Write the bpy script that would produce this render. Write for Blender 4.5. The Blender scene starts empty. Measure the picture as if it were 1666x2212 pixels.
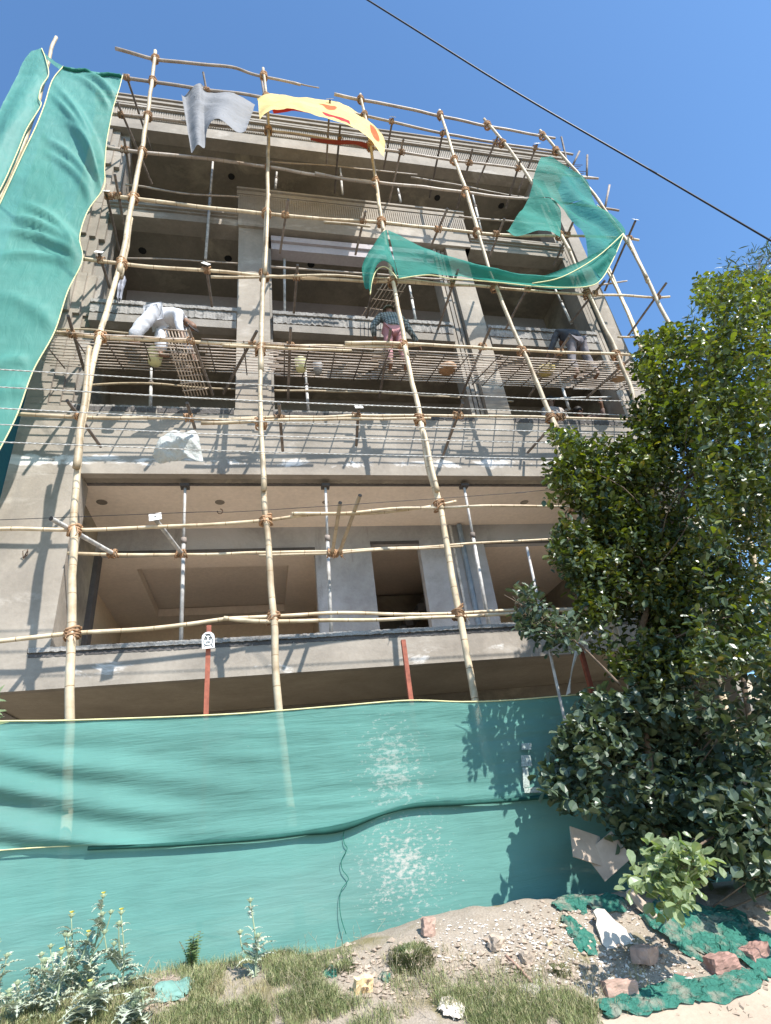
import bpy, math, random
import numpy as np
from mathutils import Vector, Matrix, noise
random.seed(11)
D = bpy.data; C = bpy.context; SC = C.scene
COL = SC.collection
R_ = math.radians

# ------------------------------------------------------------------ camera, world, sun
FOC = 1230.0; PW, PH = 1666.0, 2212.0
_up = np.array([-287, 2189, -FOC]); _up /= np.linalg.norm(_up)
_hx = np.array([5606, 44, -FOC]); _hx = _hx - _up*_hx.dot(_up); _hx /= np.linalg.norm(_hx)
RW = np.array([_hx, np.cross(_up, _hx), _up])
EYE = np.array([0.0, -8.0, 1.6])
cam_d = D.cameras.new('camera'); cam = D.objects.new('camera', cam_d); COL.objects.link(cam)
cam_d.sensor_fit = 'HORIZONTAL'; cam_d.sensor_width = 36; cam_d.lens = 36*FOC/PW
cam_d.clip_start = 0.05; cam_d.clip_end = 3000
cam.matrix_world = Matrix.Translation(Vector(EYE)) @ Matrix(RW.tolist()).to_4x4()
SC.camera = cam
SUN = Vector((0.50, -1.0, 1.18)).normalized()          # towards the sun
elev = math.asin(SUN.z); azim = math.atan2(SUN.x, SUN.y)
w = D.worlds.new('World'); SC.world = w; w.use_nodes = True
nt = w.node_tree; nt.nodes.clear()
sk = nt.nodes.new('ShaderNodeTexSky'); sk.sky_type = 'NISHITA'; sk.sun_disc = False
sk.sun_elevation = elev; sk.sun_rotation = azim; sk.air_density = 1.0; sk.dust_density = 0.6; sk.ozone_density = 1.5
bg = nt.nodes.new('ShaderNodeBackground'); bg.inputs[1].default_value = 0.145
wo = nt.nodes.new('ShaderNodeOutputWorld')
_tint = nt.nodes.new('ShaderNodeMix'); _tint.data_type = 'RGBA'; _tint.blend_type = 'MULTIPLY'; _tint.inputs[0].default_value = 1.0
_tint.inputs[7].default_value = (0.70, 0.95, 1.12, 1); nt.links.new(sk.outputs[0], _tint.inputs[6]); nt.links.new(_tint.outputs[2], bg.inputs[0]); nt.links.new(bg.outputs[0], wo.inputs[0])
sl = D.lights.new('sun', 'SUN'); sl.energy = 4.6; sl.angle = R_(0.55); sl.color = (1.0, 0.955, 0.89)
so = D.objects.new('sun', sl); COL.objects.link(so)
so.rotation_mode = 'QUATERNION'; so.rotation_quaternion = SUN.to_track_quat('Z', 'Y'); so.location = (10, -20, 30)
SC.view_settings.view_transform = 'Standard'; SC.view_settings.look = 'None'
SC.view_settings.exposure = 0.82; SC.view_settings.gamma = 1.0

# ------------------------------------------------------------------ geometry of the view (surveyed points of the facade)
def ray(px, py): return RW @ np.array([px-PW/2, PH/2-py, -FOC])
def P(px, py, Y=0.0):
    r = ray(px, py); return Vector(EYE + r*((Y-EYE[1])/r[1]))
def PZ(px, py, Z):
    r = ray(px, py); return Vector(EYE + r*((Z-EYE[2])/r[2]))
def sm(t): t = max(0.0, min(1.0, t)); return t*t*(3-2*t)
def n3(x, y, z=0.0): return noise.noise(Vector((x, y, z)))
def ground_z(x, y):
    e = -4.75 + 0.30*max(0.0, x-0.6)                      # foot of the bank
    t = sm((y-e)/(-2.35-e)) if e < -2.4 else sm((y+2.9)/0.5)
    z = 0.18 + 0.62*t
    bank = sm((y+6.0)/1.5)*sm((60-abs(x))/10)
    z += bank*t*(0.05*n3(x*0.9, y*0.9) + 0.028*n3(x*3, y*3, 4) + 0.010*n3(x*9, y*9, 9))
    z += 0.16*math.exp(-((x-1.5)**2/1.6 + (y+2.5)**2/0.16))    # heap against the net
    z += 0.07*math.exp(-((x-2.9)**2/0.5 + (y+2.45)**2/0.10))
    return z
def G(px, py, lift=0.0):
    r = ray(px, py); r = r/np.linalg.norm(r); t = 1.5
    while t < 60:
        p = EYE + r*t
        if p[2] <= ground_z(p[0], p[1]): break
        t += 0.02
    return Vector((p[0], p[1], ground_z(p[0], p[1])+lift))

# ------------------------------------------------------------------ materials
def new_mat(name):
    m = D.materials.new(name); m.use_nodes = True
    return m, m.node_tree, m.node_tree.nodes['Principled BSDF']
def _n(nt, t, **kw):
    n = nt.nodes.new(t)
    for k, v in kw.items():
        if k in n.inputs: n.inputs[k].default_value = v
        else: setattr(n, k, v)
    return n
def coords(nt, scale=(1,1,1), which='Object'):
    tc = nt.nodes.new('ShaderNodeTexCoord'); mp = nt.nodes.new('ShaderNodeMapping')
    mp.inputs['Scale'].default_value = scale
    nt.links.new(tc.outputs[which], mp.inputs[0]); return mp.outputs[0]
def noise_ramp(nt, vec, scale, lo, hi, c0, c1, detail=6.0, rough=0.6, dist=0.0):
    nz = _n(nt, 'ShaderNodeTexNoise'); nz.inputs['Scale'].default_value = scale
    nz.inputs['Detail'].default_value = detail; nz.inputs['Roughness'].default_value = rough
    nz.inputs['Distortion'].default_value = dist
    nt.links.new(vec, nz.inputs['Vector'])
    rp = nt.nodes.new('ShaderNodeValToRGB'); e = rp.color_ramp.elements
    e[0].position = lo; e[0].color = (*c0, 1); e[1].position = hi; e[1].color = (*c1, 1)
    nt.links.new(nz.outputs['Fac'], rp.inputs[0]); return rp.outputs[0], nz.outputs['Fac']
def mixc(nt, f, a, b, blend='MIX'):
    m = nt.nodes.new('ShaderNodeMix'); m.data_type = 'RGBA'; m.blend_type = blend
    if isinstance(f, float): m.inputs[0].default_value = f
    else: nt.links.new(f, m.inputs[0])
    for i, v in ((6, a), (7, b)):
        if isinstance(v, tuple): m.inputs[i].default_value = (*v, 1)
        else: nt.links.new(v, m.inputs[i])
    return m.outputs[2]
def bump(nt, h, strength, dist, bs, prev=None):
    b = nt.nodes.new('ShaderNodeBump'); b.inputs['Strength'].default_value = strength
    b.inputs['Distance'].default_value = dist; nt.links.new(h, b.inputs['Height'])
    if prev is not None: nt.links.new(prev, b.inputs['Normal'])
    nt.links.new(b.outputs[0], bs.inputs['Normal']); return b.outputs[0]
BW = (0,0,0), (1,1,1)
def concrete(name, base, dark=0.8, light=1.15, patch=None, plo=0.58, phi=0.68, pscale=0.9, rough=0.9, bmp=0.35, stain=None, stretch=(1,1,1), salt=None):
    m, nt, bs = new_mat(name); v = coords(nt)
    d = tuple(c*dark for c in base); l = tuple(min(0.9, c*light) for c in base)
    c, _ = noise_ramp(nt, v, 0.6, 0.34, 0.68, d, l, 9.0, 0.66, 0.6)
    c2, f2 = noise_ramp(nt, v, 14.0, 0.3, 0.75, (0.91,)*3, (1.06,)*3, 5.0, 0.6)
    c = mixc(nt, 1.0, c, c2, 'MULTIPLY')
    if patch:
        vp = coords(nt, stretch)
        fac, _ = noise_ramp(nt, vp, pscale, plo, phi, *BW, detail=9.0, rough=0.68, dist=0.4)
        c = mixc(nt, fac, c, patch)
    if stain:
        vs = coords(nt, (2.2, 2.2, 0.35))
        fac, _ = noise_ramp(nt, vs, 1.6, 0.58, 0.80, *BW, detail=7.0, rough=0.6)
        c = mixc(nt, fac, c, stain)
    if salt:
        # white salt bloom along the lower edges of the bands, ragged and patchy
        tc = nt.nodes.new('ShaderNodeTexCoord'); sp = nt.nodes.new('ShaderNodeSeparateXYZ'); nt.links.new(tc.outputs['Object'], sp.inputs[0])
        rz = nt.nodes.new('ShaderNodeValToRGB'); mr = nt.nodes.new('ShaderNodeMapRange')
        mr.inputs[1].default_value = 3.0; mr.inputs[2].default_value = 9.0; nt.links.new(sp.outputs['Z'], mr.inputs[0]); nt.links.new(mr.outputs[0], rz.inputs[0])
        el = rz.color_ramp.elements; el[0].position = 0.0; el[0].color = (0,0,0,1); el[1].position = 1.0; el[1].color = (0,0,0,1)
        for (z_, q) in salt:
            for dz_, k in ((-0.16, 0), (0.0, q), (0.10, q*0.9), (0.24, 0)):
                e_ = el.new((z_+dz_-3)/6); e_.color = (k, k, k, 1)
        nz0 = _n(nt, 'ShaderNodeTexNoise'); nz0.inputs['Scale'].default_value = 1.5; nz0.inputs['Detail'].default_value = 9; nz0.inputs['Roughness'].default_value = 0.66; nz0.inputs['Distortion'].default_value = 0.5
        nt.links.new(coords(nt, (0.8, 1, 1.6)), nz0.inputs['Vector'])
        ma = nt.nodes.new('ShaderNodeMath'); ma.operation = 'MULTIPLY_ADD'; ma.inputs[1].default_value = 0.265; nt.links.new(rz.outputs[0], ma.inputs[0]); nt.links.new(nz0.outputs['Fac'], ma.inputs[2])
        rp = nt.nodes.new('ShaderNodeValToRGB'); e = rp.color_ramp.elements; e[0].position = 0.71; e[0].color = (0,0,0,1); e[1].position = 0.79; e[1].color = (0.9,0.9,0.9,1)
        nt.links.new(ma.outputs[0], rp.inputs[0]); c = mixc(nt, rp.outputs[0], c, (0.70, 0.67, 0.63))
    nt.links.new(c, bs.inputs['Base Color']); bs.inputs['Roughness'].default_value = rough
    bs.inputs['Specular IOR Level'].default_value = 0.25
    nz = _n(nt, 'ShaderNodeTexNoise'); nz.inputs['Scale'].default_value = 30; nz.inputs['Detail'].default_value = 8
    nt.links.new(v, nz.inputs['Vector']); bump(nt, nz.outputs['Fac'], bmp, 0.02, bs)
    return m
CONC = concrete('cement_render', (0.315, 0.276, 0.23), 0.72, 1.22, patch=(0.50, 0.455, 0.40), plo=0.56, phi=0.74, stretch=(0.7, 1, 1.5), bmp=0.15, stain=(0.25, 0.225, 0.195), salt=((7.12, 0.85), (3.76, 0.55)))
CONC_G = concrete('grey_cement', (0.26, 0.235, 0.205), 0.8, 1.2, patch=(0.46, 0.43, 0.40), plo=0.60, phi=0.74)
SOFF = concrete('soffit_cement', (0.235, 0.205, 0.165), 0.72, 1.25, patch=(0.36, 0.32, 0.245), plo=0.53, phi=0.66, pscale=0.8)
CREAM = concrete('plaster_ceiling', (0.78, 0.67, 0.56), 0.93, 1.06, bmp=0.12)
BACKW = concrete('render_wall', (0.40, 0.385, 0.375), 0.75, 1.2, patch=(0.47, 0.46, 0.46), plo=0.48, phi=0.62, pscale=0.6, stain=(0.12, 0.115, 0.11))
ROOM = concrete('room_plaster', (0.84, 0.68, 0.51), 0.93, 1.05, bmp=0.1)
MORTAR = concrete('raw_mortar', (0.33, 0.31, 0.285), 0.65, 1.25, patch=(0.13, 0.12, 0.11), plo=0.50, phi=0.66, pscale=4.0, bmp=1.0)
DARKC = concrete('dark_mortar', (0.11, 0.10, 0.095), 0.6, 1.4, bmp=1.0)  # dark tone; also paints the shade under the copings
LILAC = concrete('painted_moulding', (0.40, 0.365, 0.38), 0.9, 1.1, bmp=0.15)

def simple(name, col, rough=0.6, metal=0.0, var=0.25, scale=6.0, spec=0.3, bmp=0.0, rnd=0.0):
    m, nt, bs = new_mat(name); v = coords(nt)
    c, f = noise_ramp(nt, v, scale, 0.3, 0.72, tuple(x*(1-var) for x in col), tuple(min(1, x*(1+var)) for x in col))
    if rnd:
        oi = nt.nodes.new('ShaderNodeObjectInfo'); hs = nt.nodes.new('ShaderNodeHueSaturation')
        mr = nt.nodes.new('ShaderNodeMapRange'); mr.inputs[3].default_value = 1-rnd; mr.inputs[4].default_value = 1+rnd
        nt.links.new(oi.outputs['Random'], mr.inputs[0]); nt.links.new(mr.outputs[0], hs.inputs['Value'])
        nt.links.new(c, hs.inputs['Color']); c = hs.outputs[0]
    nt.links.new(c, bs.inputs['Base Color']); bs.inputs['Roughness'].default_value = rough
    bs.inputs['Metallic'].default_value = metal; bs.inputs['Specular IOR Level'].default_value = spec
    if bmp: bump(nt, f, bmp, 0.02, bs)
    return m
def bamboo(name, a, b, ring=(0.30, 0.20, 0.11), step=0.31):
    m, nt, bs = new_mat(name)
    uv = nt.nodes.new('ShaderNodeUVMap'); sp = nt.nodes.new('ShaderNodeSeparateXYZ'); nt.links.new(uv.outputs[0], sp.inputs[0])
    v = coords(nt)
    c, f = noise_ramp(nt, v, 3.5, 0.35, 0.7, a, b, 7.0, 0.65)
    oi = nt.nodes.new('ShaderNodeObjectInfo')
    a1 = nt.nodes.new('ShaderNodeMath'); a1.operation = 'MULTIPLY_ADD'; a1.inputs[1].default_value = 1/step
    nt.links.new(sp.outputs['Y'], a1.inputs[0]); nt.links.new(oi.outputs['Random'], a1.inputs[2])
    fr = nt.nodes.new('ShaderNodeMath'); fr.operation = 'FRACT'; nt.links.new(a1.outputs[0], fr.inputs[0])
    lt = nt.nodes.new('ShaderNodeMath'); lt.operation = 'LESS_THAN'; lt.inputs[1].default_value = 0.028
    nt.links.new(fr.outputs[0], lt.inputs[0])
    hs = nt.nodes.new('ShaderNodeHueSaturation'); mr = nt.nodes.new('ShaderNodeMapRange')
    mr.inputs[3].default_value = 0.72; mr.inputs[4].default_value = 1.15
    nt.links.new(oi.outputs['Random'], mr.inputs[0]); nt.links.new(mr.outputs[0], hs.inputs['Value']); nt.links.new(c, hs.inputs['Color'])
    c2 = mixc(nt, lt.outputs[0], hs.outputs[0], ring)
    vg = coords(nt, (1.0, 1.0, 1.0)); st, _ = noise_ramp(nt, vg, 1.3, 0.58, 0.70, *BW, detail=4)
    c3 = mixc(nt, 1.0, c2, mixc(nt, st, (1,1,1), (0.62, 0.55, 0.47)), 'MULTIPLY')
    nt.links.new(c3, bs.inputs['Base Color']); bs.inputs['Roughness'].default_value = 0.48; bs.inputs['Specular IOR Level'].default_value = 0.35
    return m
BAM = bamboo('bamboo', (0.42, 0.32, 0.20), (0.72, 0.60, 0.42), step=0.36)
BAMG = bamboo('weathered_bamboo', (0.30, 0.245, 0.20), (0.52, 0.44, 0.36))
SLAT = bamboo('bamboo_slat', (0.40, 0.31, 0.24), (0.68, 0.57, 0.47), step=0.5)
STEEL = simple('dirty_steel', (0.20, 0.165, 0.14), 0.7, 0.0, 0.4, 8.0, rnd=0.35)
PROPM = simple('cement_splashed_steel', (0.46, 0.44, 0.41), 0.7, 0.0, 0.45, 9.0, rnd=0.2)
PLATE = simple('chalky_plate', (0.72, 0.69, 0.64), 0.7, 0.0, 0.25, 30.0)
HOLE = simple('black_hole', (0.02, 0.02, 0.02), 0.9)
COIR = simple('coir_rope', (0.36, 0.215, 0.12), 0.95, 0.0, 0.45, 25.0, bmp=0.6, rnd=0.3)
DKROPE = simple('dark_rope', (0.15, 0.09, 0.06), 0.95, 0.0, 0.4, 25.0)
RUST = simple('red_oxide_steel', (0.28, 0.085, 0.05), 0.65, 0.0, 0.35, 12.0)
YEL = simple('yellow_selvedge', (0.66, 0.62, 0.33), 0.7, 0.0, 0.15)
def cloth(name, col, trans=0.35, alpha=0.0, dsc=0.9, var=0.12, wr=(0.6, 0.6, 3.0), wb=0.35, rough=0.75, splat=None, dust=None, spec=0.25, weave=False, sheen=0.0):
    m, nt, bs = new_mat(name); v = coords(nt)
    c, f = noise_ramp(nt, v, 1.1, 0.3, 0.7, tuple(x*(1-var) for x in col), tuple(min(1, x*(1+var)) for x in col), 5.0)
    if dust:
        fac, _ = noise_ramp(nt, coords(nt, (0.5, 1, 1.4) if dsc < 2 else (1, 1, 1)), dsc, 0.50, 0.74 if dsc < 2 else 0.62, *BW, detail=7.0)
        c = mixc(nt, fac, c, dust)
    if splat:
        # dried plaster splashed on the net: a patch with a centre and a size of its own
        (cx, cz, sx, sz, col2, thr, scl) = splat
        tc = nt.nodes.new('ShaderNodeTexCoord'); mp = nt.nodes.new('ShaderNodeMapping')
        mp.inputs['Location'].default_value = (-cx/sx, 0, -cz/sz); mp.inputs['Scale'].default_value = (1/sx, 0, 1/sz)
        nt.links.new(tc.outputs['Object'], mp.inputs[0])
        gr = nt.nodes.new('ShaderNodeTexGradient'); gr.gradient_type = 'SPHERICAL'; nt.links.new(mp.outputs[0], gr.inputs[0])
        vs = coords(nt, (1, 1, 1.7)); nz = _n(nt, 'ShaderNodeTexNoise'); nz.inputs['Scale'].default_value = scl
        nz.inputs['Detail'].default_value = 9; nz.inputs['Roughness'].default_value = 0.72; nt.links.new(vs, nz.inputs['Vector'])
        mr = nt.nodes.new('ShaderNodeMath'); mr.operation = 'MULTIPLY_ADD'; mr.inputs[1].default_value = 0.24
        nt.links.new(gr.outputs['Fac'], mr.inputs[0]); nt.links.new(nz.outputs['Fac'], mr.inputs[2])
        rp = nt.nodes.new('ShaderNodeValToRGB'); e = rp.color_ramp.elements
        e[0].position = thr; e[0].color = (0,0,0,1); e[1].position = thr+0.13; e[1].color = (0.8,0.8,0.8,1)
        nt.links.new(mr.outputs[0], rp.inputs[0]); c = mixc(nt, rp.outputs[0], c, col2)
    nt.links.new(c, bs.inputs['Base Color']); bs.inputs['Roughness'].default_value = rough; bs.inputs['Specular IOR Level'].default_value = spec
    nz = _n(nt, 'ShaderNodeTexNoise'); nz.inputs['Scale'].default_value = 4.0; nz.inputs['Detail'].default_value = 5; nz.inputs['Distortion'].default_value = 0.8
    nt.links.new(coords(nt, wr), nz.inputs['Vector'])
    b1 = bump(nt, nz.outputs['Fac'], wb, 0.06, bs)
    tr = nt.nodes.new('ShaderNodeBsdfTranslucent'); nt.links.new(c, tr.inputs[0]); nt.links.new(b1, tr.inputs['Normal'])
    mx = nt.nodes.new('ShaderNodeMixShader'); mx.inputs[0].default_value = trans
    nt.links.new(bs.outputs[0], mx.inputs[1]); nt.links.new(tr.outputs[0], mx.inputs[2])
    out = [n for n in nt.nodes if n.type == 'OUTPUT_MATERIAL'][0]; last = mx.outputs[0]
    if alpha:
        tp = nt.nodes.new('ShaderNodeBsdfTransparent'); m2 = nt.nodes.new('ShaderNodeMixShader'); m2.inputs[0].default_value = alpha
        nt.links.new(last, m2.inputs[1]); nt.links.new(tp.outputs[0], m2.inputs[2]); last = m2.outputs[0]
    nt.links.new(last, out.inputs['Surface'])
    return m
NET = cloth('green_net', (0.10, 0.31, 0.255), 0.30, 0.06, dust=(0.14, 0.36, 0.30), wr=(1.6, 1, 0.6), wb=0.3, rough=0.6, spec=0.3)
NETL = cloth('green_net_lower', (0.135, 0.318, 0.275), 0.22, 0.05, dust=(0.175, 0.335, 0.295), wr=(0.8, 1, 7.0), wb=0.12,
             splat=(1.25, 1.3, 0.85, 0.85, (0.60, 0.56, 0.50), 0.675, 20.0))
NETU = cloth('green_net_upper', (0.125, 0.31, 0.265), 0.22, 0.17, dust=(0.165, 0.325, 0.285), wr=(0.8, 1, 9.0), wb=0.2,
             splat=(1.25, 2.15, 0.62, 0.85, (0.46, 0.52, 0.46), 0.66, 13.0))
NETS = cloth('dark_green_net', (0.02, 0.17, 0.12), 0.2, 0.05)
NETR = cloth('bright_green_net', (0.03, 0.25, 0.195), 0.40, 0.12, dust=(0.10, 0.42, 0.34), wr=(1, 1, 2), wb=0.4)
GREYC = cloth('grey_cloth', (0.23, 0.23, 0.235), 0.15, wr=(1.5, 1, 1.5), wb=0.5)
WHITEC = cloth('white_sack', (0.58, 0.60, 0.57), 0.25, wr=(3, 1, 3), wb=0.6)
def yellow_mat():
    m = cloth('yellow_cloth', (0.84, 0.64, 0.27), 0.35, wr=(1, 1, 2), wb=0.5)
    nt = m.node_tree; bs = nt.nodes['Principled BSDF']; src = bs.inputs['Base Color'].links[0].from_socket
    cur = src
    for (px, py, sx, sz) in ((706, 238, 0.24, 0.75), (808, 296, 0.12, 0.5)):
        p = P(px, py, -1.62)
        tc = nt.nodes.new('ShaderNodeTexCoord'); mp = nt.nodes.new('ShaderNodeMapping')
        mp.inputs['Location'].default_value = (-p.x/sx, 0, -p.z/sz); mp.inputs['Scale'].default_value = (1/sx, 0, 1/sz)
        nt.links.new(tc.outputs['Object'], mp.inputs[0])
        gr = nt.nodes.new('ShaderNodeTexGradient'); gr.gradient_type = 'SPHERICAL'; nt.links.new(mp.outputs[0], gr.inputs[0])
        rp = nt.nodes.new('ShaderNodeValToRGB'); e = rp.color_ramp.elements
        e[0].position = 0.12; e[0].color = (0,0,0,1); e[1].position = 0.22; e[1].color = (1,1,1,1)
        nt.links.new(gr.outputs['Fac'], rp.inputs[0]); cur = mixc(nt, rp.outputs[0], cur, (0.72, 0.12, 0.03))
    nt.links.new(cur, bs.inputs['Base Color']); return m
YELC = yellow_mat()
REDC = cloth('red_lining', (0.50, 0.03, 0.04), 0.3)

# ------------------------------------------------------------------ mesh builder
class MB:
    def __init__(s): s.v = []; s.f = []; s.uv = {}; s.mi = {}
    def box(s, x0, x1, y0, y1, z0, z1, rot=None, org=None):
        b = len(s.v); pts = [Vector((x, y, z)) for z in (z0, z1) for y in (y0, y1) for x in (x0, x1)]
        if rot is not None: pts = [rot @ p for p in pts]
        if org is not None: pts = [p+org for p in pts]
        s.v += pts
        for f in ((0,2,3,1),(4,5,7,6),(0,1,5,4),(2,6,7,3),(0,4,6,2),(1,3,7,5)): s.f.append(tuple(b+i for i in f))
        return s
    def tube(s, pts, rad, n=8, caps=True, bulge=0.0, hollow=False):
        pts = [Vector(p) for p in pts]; N = len(pts)
        if not hasattr(rad, '__len__'): rad = [rad]*N
        up = Vector((0, 0, 1)); L = 0.0; b0 = len(s.v); prev = None
        for i, p in enumerate(pts):
            t = (pts[min(i+1, N-1)] - pts[max(i-1, 0)])
            t = t.normalized() if t.length > 1e-9 else Vector((0,0,1))
            if prev is None: a = t.orthogonal().normalized()
            else: a = (prev - t*prev.dot(t)).normalized()
            prev = a; b = t.cross(a)
            if i: L += (p-pts[i-1]).length
            for k in range(n):
                an = 2*math.pi*k/n
                s.uv[len(s.v)] = (k/n, L)
                s.v.append(p + (a*math.cos(an)+b*math.sin(an))*rad[i])
        for i in range(N-1):
            for k in range(n):
                q = b0+i*n; s.f.append((q+k, q+(k+1)%n, q+n+(k+1)%n, q+n+k))
        if caps:
            s.f.append(tuple(b0+k for k in reversed(range(n)))); s.f.append(tuple(b0+(N-1)*n+k for k in range(n)))
        return s
    def tri(s, *pts):
        b = len(s.v); s.v += [Vector(p) for p in pts]; s.f.append(tuple(range(b, b+len(pts)))); return s
    def build(s, name, mat, parent=None, smooth=False, loc=None):
        me = D.meshes.new(name); me.from_pydata([tuple(v) for v in s.v], [], s.f)
        if s.uv:
            ul = me.uv_layers.new(name='UVMap'); vi = np.empty(len(me.loops), dtype=np.int32); me.loops.foreach_get('vertex_index', vi)
            arr = np.zeros((len(s.v), 2), dtype=np.float32)
            for k, t in s.uv.items(): arr[k] = t
            ul.data.foreach_set('uv', arr[vi].ravel())
        if isinstance(mat, (list, tuple)):
            for m_ in mat: me.materials.append(m_)
        else: me.materials.append(mat)
        for k_, i_ in s.mi.items(): me.polygons[k_].material_index = i_
        if smooth: me.polygons.foreach_set('use_smooth', [True]*len(me.polygons))
        me.update()
        o = D.objects.new(name, me); COL.objects.link(o)
        if parent is not None: o.parent = parent
        return o
def tag(o, label=None, cat=None, group=None, kind=None):
    if label: o['label'] = label
    if cat: o['category'] = cat
    if group: o['group'] = group
    if kind: o['kind'] = kind
    return o
def empty(name, loc=(0,0,0)):
    o = D.objects.new(name, None); COL.objects.link(o); o.location = (0,0,0); o.empty_display_size = 0.1
    return o
def catmull(pts, k):
    out = []; n = len(pts)
    for i in range(n-1):
        p0, p1, p2, p3 = pts[max(i-1,0)], pts[i], pts[i+1], pts[min(i+2,n-1)]
        for j in range(k):
            t = j/k
            out.append(0.5*((2*p1)+(p2-p0)*t+(2*p0-5*p1+4*p2-p3)*t*t+(3*p1-p0-3*p2+p3)*t**3))
    out.append(pts[-1]); return out

# ------------------------------------------------------------------ THE BUILDING
bld = tag(empty('unfinished_building'), 'four storey building under construction, raw grey cement render with open verandas behind the bamboo scaffold', 'building')
Z1a, Z1b = 3.65, 4.12      # first slab edge
Z2a, Z2b = 6.93, 8.27      # deep band over the first floor
Z3a, Z3b = 10.25, 10.77    # ledge band
Z4 = 13.47
Z5, ZT = 16.80, 18.24
XL, XR = -3.73, 8.08; YB = 1.93; YE = 10.0
def rough_strip(name, x0, x1, y0, y1, z0, z1, mat, parent, amp=0.02, n=None, seed=0):
    """a mortar ledge with a broken edge"""
    m = MB(); n = n or int((x1-x0)/0.03); rnd = random.Random(seed)
    for i in range(n+1):
        x = x0+(x1-x0)*i/n
        a = amp*0.4*n3(x*2.1, seed, 0)+amp*0.7*n3(x*17, seed, 3); b = amp*0.4*n3(x*2.3, seed+9, 1)+amp*0.7*n3(x*21, seed, 5); c = amp*0.9*n3(x*19, seed+3, 2)
        m.v += [Vector((x, y0+c, z0+a)), Vector((x, y0+c*0.5, z1+b)), Vector((x, y1, z1)), Vector((x, y1, z0))]
    for i in range(n):
        q = 4*i
        for k in range(4): m.f.append((q+k, q+4+k, q+4+(k+1)%4, q+(k+1)%4))
    m.f.append((0,1,2,3)); m.f.append((4*n+3, 4*n+2, 4*n+1, 4*n))
    return m.build(name, mat, parent)
# slab at first floor: edge band and soffit
MB().box(XL-0.9, XR, 0, 0.14, Z1a, Z1b).build('balcony_upstand', CONC, bld)
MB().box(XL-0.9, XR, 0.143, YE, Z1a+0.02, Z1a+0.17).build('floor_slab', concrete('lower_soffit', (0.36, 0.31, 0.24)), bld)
MB().box(XL+0.02, XR-0.02, 0.146, YE-0.01, Z1a+0.172, Z1a+0.2).build('veranda_floor', CREAM, bld)  # pale top layer added to bounce sunlight up to the ceiling
rough_strip('coping', -2.95, XR-0.2, -0.035, 0.16, Z1b+0.004, Z1b+0.065, MORTAR, bld, 0.018, seed=1)
rough_strip('coping_shade_strip', -2.95, XR-0.25, -0.006, 0.1, Z1b-0.055, Z1b+0.001, DARKC, bld, 0.014, seed=2)  # dark strip painting the shade below the coping
# ground floor: columns and dark back wall
for x in (-3.4, 0.0, 4.2, 7.6): MB().box(x, x+0.35, 2.4, 2.75, 0.5, Z1a+0.01).build('column', CONC_G, bld)
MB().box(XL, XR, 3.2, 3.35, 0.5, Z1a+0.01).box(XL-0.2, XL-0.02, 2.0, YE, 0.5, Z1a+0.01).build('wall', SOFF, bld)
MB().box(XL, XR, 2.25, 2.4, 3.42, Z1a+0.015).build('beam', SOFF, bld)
# left pier, lower part
MB().box(XL, -2.71, 0.001, 0.45, Z1b+0.07, Z2a).box(XL, -2.97, 0.001, 0.45, Z1b, Z1b+0.07).build('pier', CONC, bld)
# deep band
MB().box(XL, XR, -0.001, 0.14, Z2a, Z2b).build('parapet', CONC, bld)
bs_ = MB(); bs_.box(-2.71, XR, 0.143, 0.30, Z2a+0.012, Z2a+0.35); bs_.build('beam', SOFF, bld)
MB().box(XL, XR, 0.303, YE, Z2a+0.05, Z2a+0.2).build('veranda_ceiling', CREAM, bld)
rough_strip('torn_plaster_edge', -2.7, 6.8, 0.29, 0.36, Z2a+0.0, Z2a+0.06, DARKC, bld, 0.02, seed=6)
for i, (a, b) in enumerate(((-3.03, -0.44), (0.23, 4.0), (4.8, 7.36))):
    rough_strip('coping', a, b, 0.02, 0.2, Z2b+0.003, Z2b+0.055, MORTAR, bld, 0.02, seed=20+i)
    rough_strip('coping_shade_strip', a, b, -0.008, 0.08, Z2b-0.10, Z2b-0.004, DARKC, bld, 0.02, seed=30+i)  # dark strip painting the coping's shadow on the parapet
# recessed wall behind the first floor veranda, with openings (x0,x1,z0,z1)
def wall_with(name, x0, x1, y0, y1, z0, z1, holes, mat):
    m = MB(); xs = x0
    for (a, b, c, d) in sorted(holes):
        m.box(xs, a, y0, y1, z0, z1)
        if d < z1: m.box(a, b, y0, y1, d, z1)
        if c > z0: m.box(a, b, y0, y1, z0, c)
        xs = b
    m.box(xs, x1, y0, y1, z0, z1); return m.build(name, mat, bld)
wall_with('wall', -3.3, XR, YB, YB+0.2, Z1a+0.2, Z2a+0.05, [(-2.85, 1.02, 4.3, 6.50), (2.12, 3.12, 3.85, 6.60), (4.50, 7.2, 3.85, 6.55)], BACKW)
MB().box(XL, -2.9, 0.45, YB, Z1a+0.2, Z2a+0.05).build('side_wall', SOFF, bld)
MB().box(XR-0.6, XR, 0.15, YE, Z1a+0.2, Z2a+0.05).build('side_wall', SOFF, bld)
# lintels / frames
for (a, b, zt) in ((-2.85, 1.02, 6.50), (2.12, 3.12, 6.60), (4.5, 7.2, 6.55)):
    MB().box(a, b, YB-0.012, YB+0.03, zt-0.02, zt+0.03).build('lintel', DARKC, bld)
MB().box(-2.93, -2.82, YB-0.02, YB+0.22, 4.3, 6.5).build('window_jamb', DARKC, bld)
# rooms behind
for b_ in ((-3.3, 1.3, 6.2, 6.3), (-3.42, -3.3, YB+0.2, 6.3), (1.3, 1.42, YB+0.2, 6.3), (4.2, 4.32, YB+0.2, 6.3), (4.33, 7.6, 6.2, 6.3)):
    MB().box(*b_, 3.8, 6.9).build('room_wall', ROOM, bld)
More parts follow.
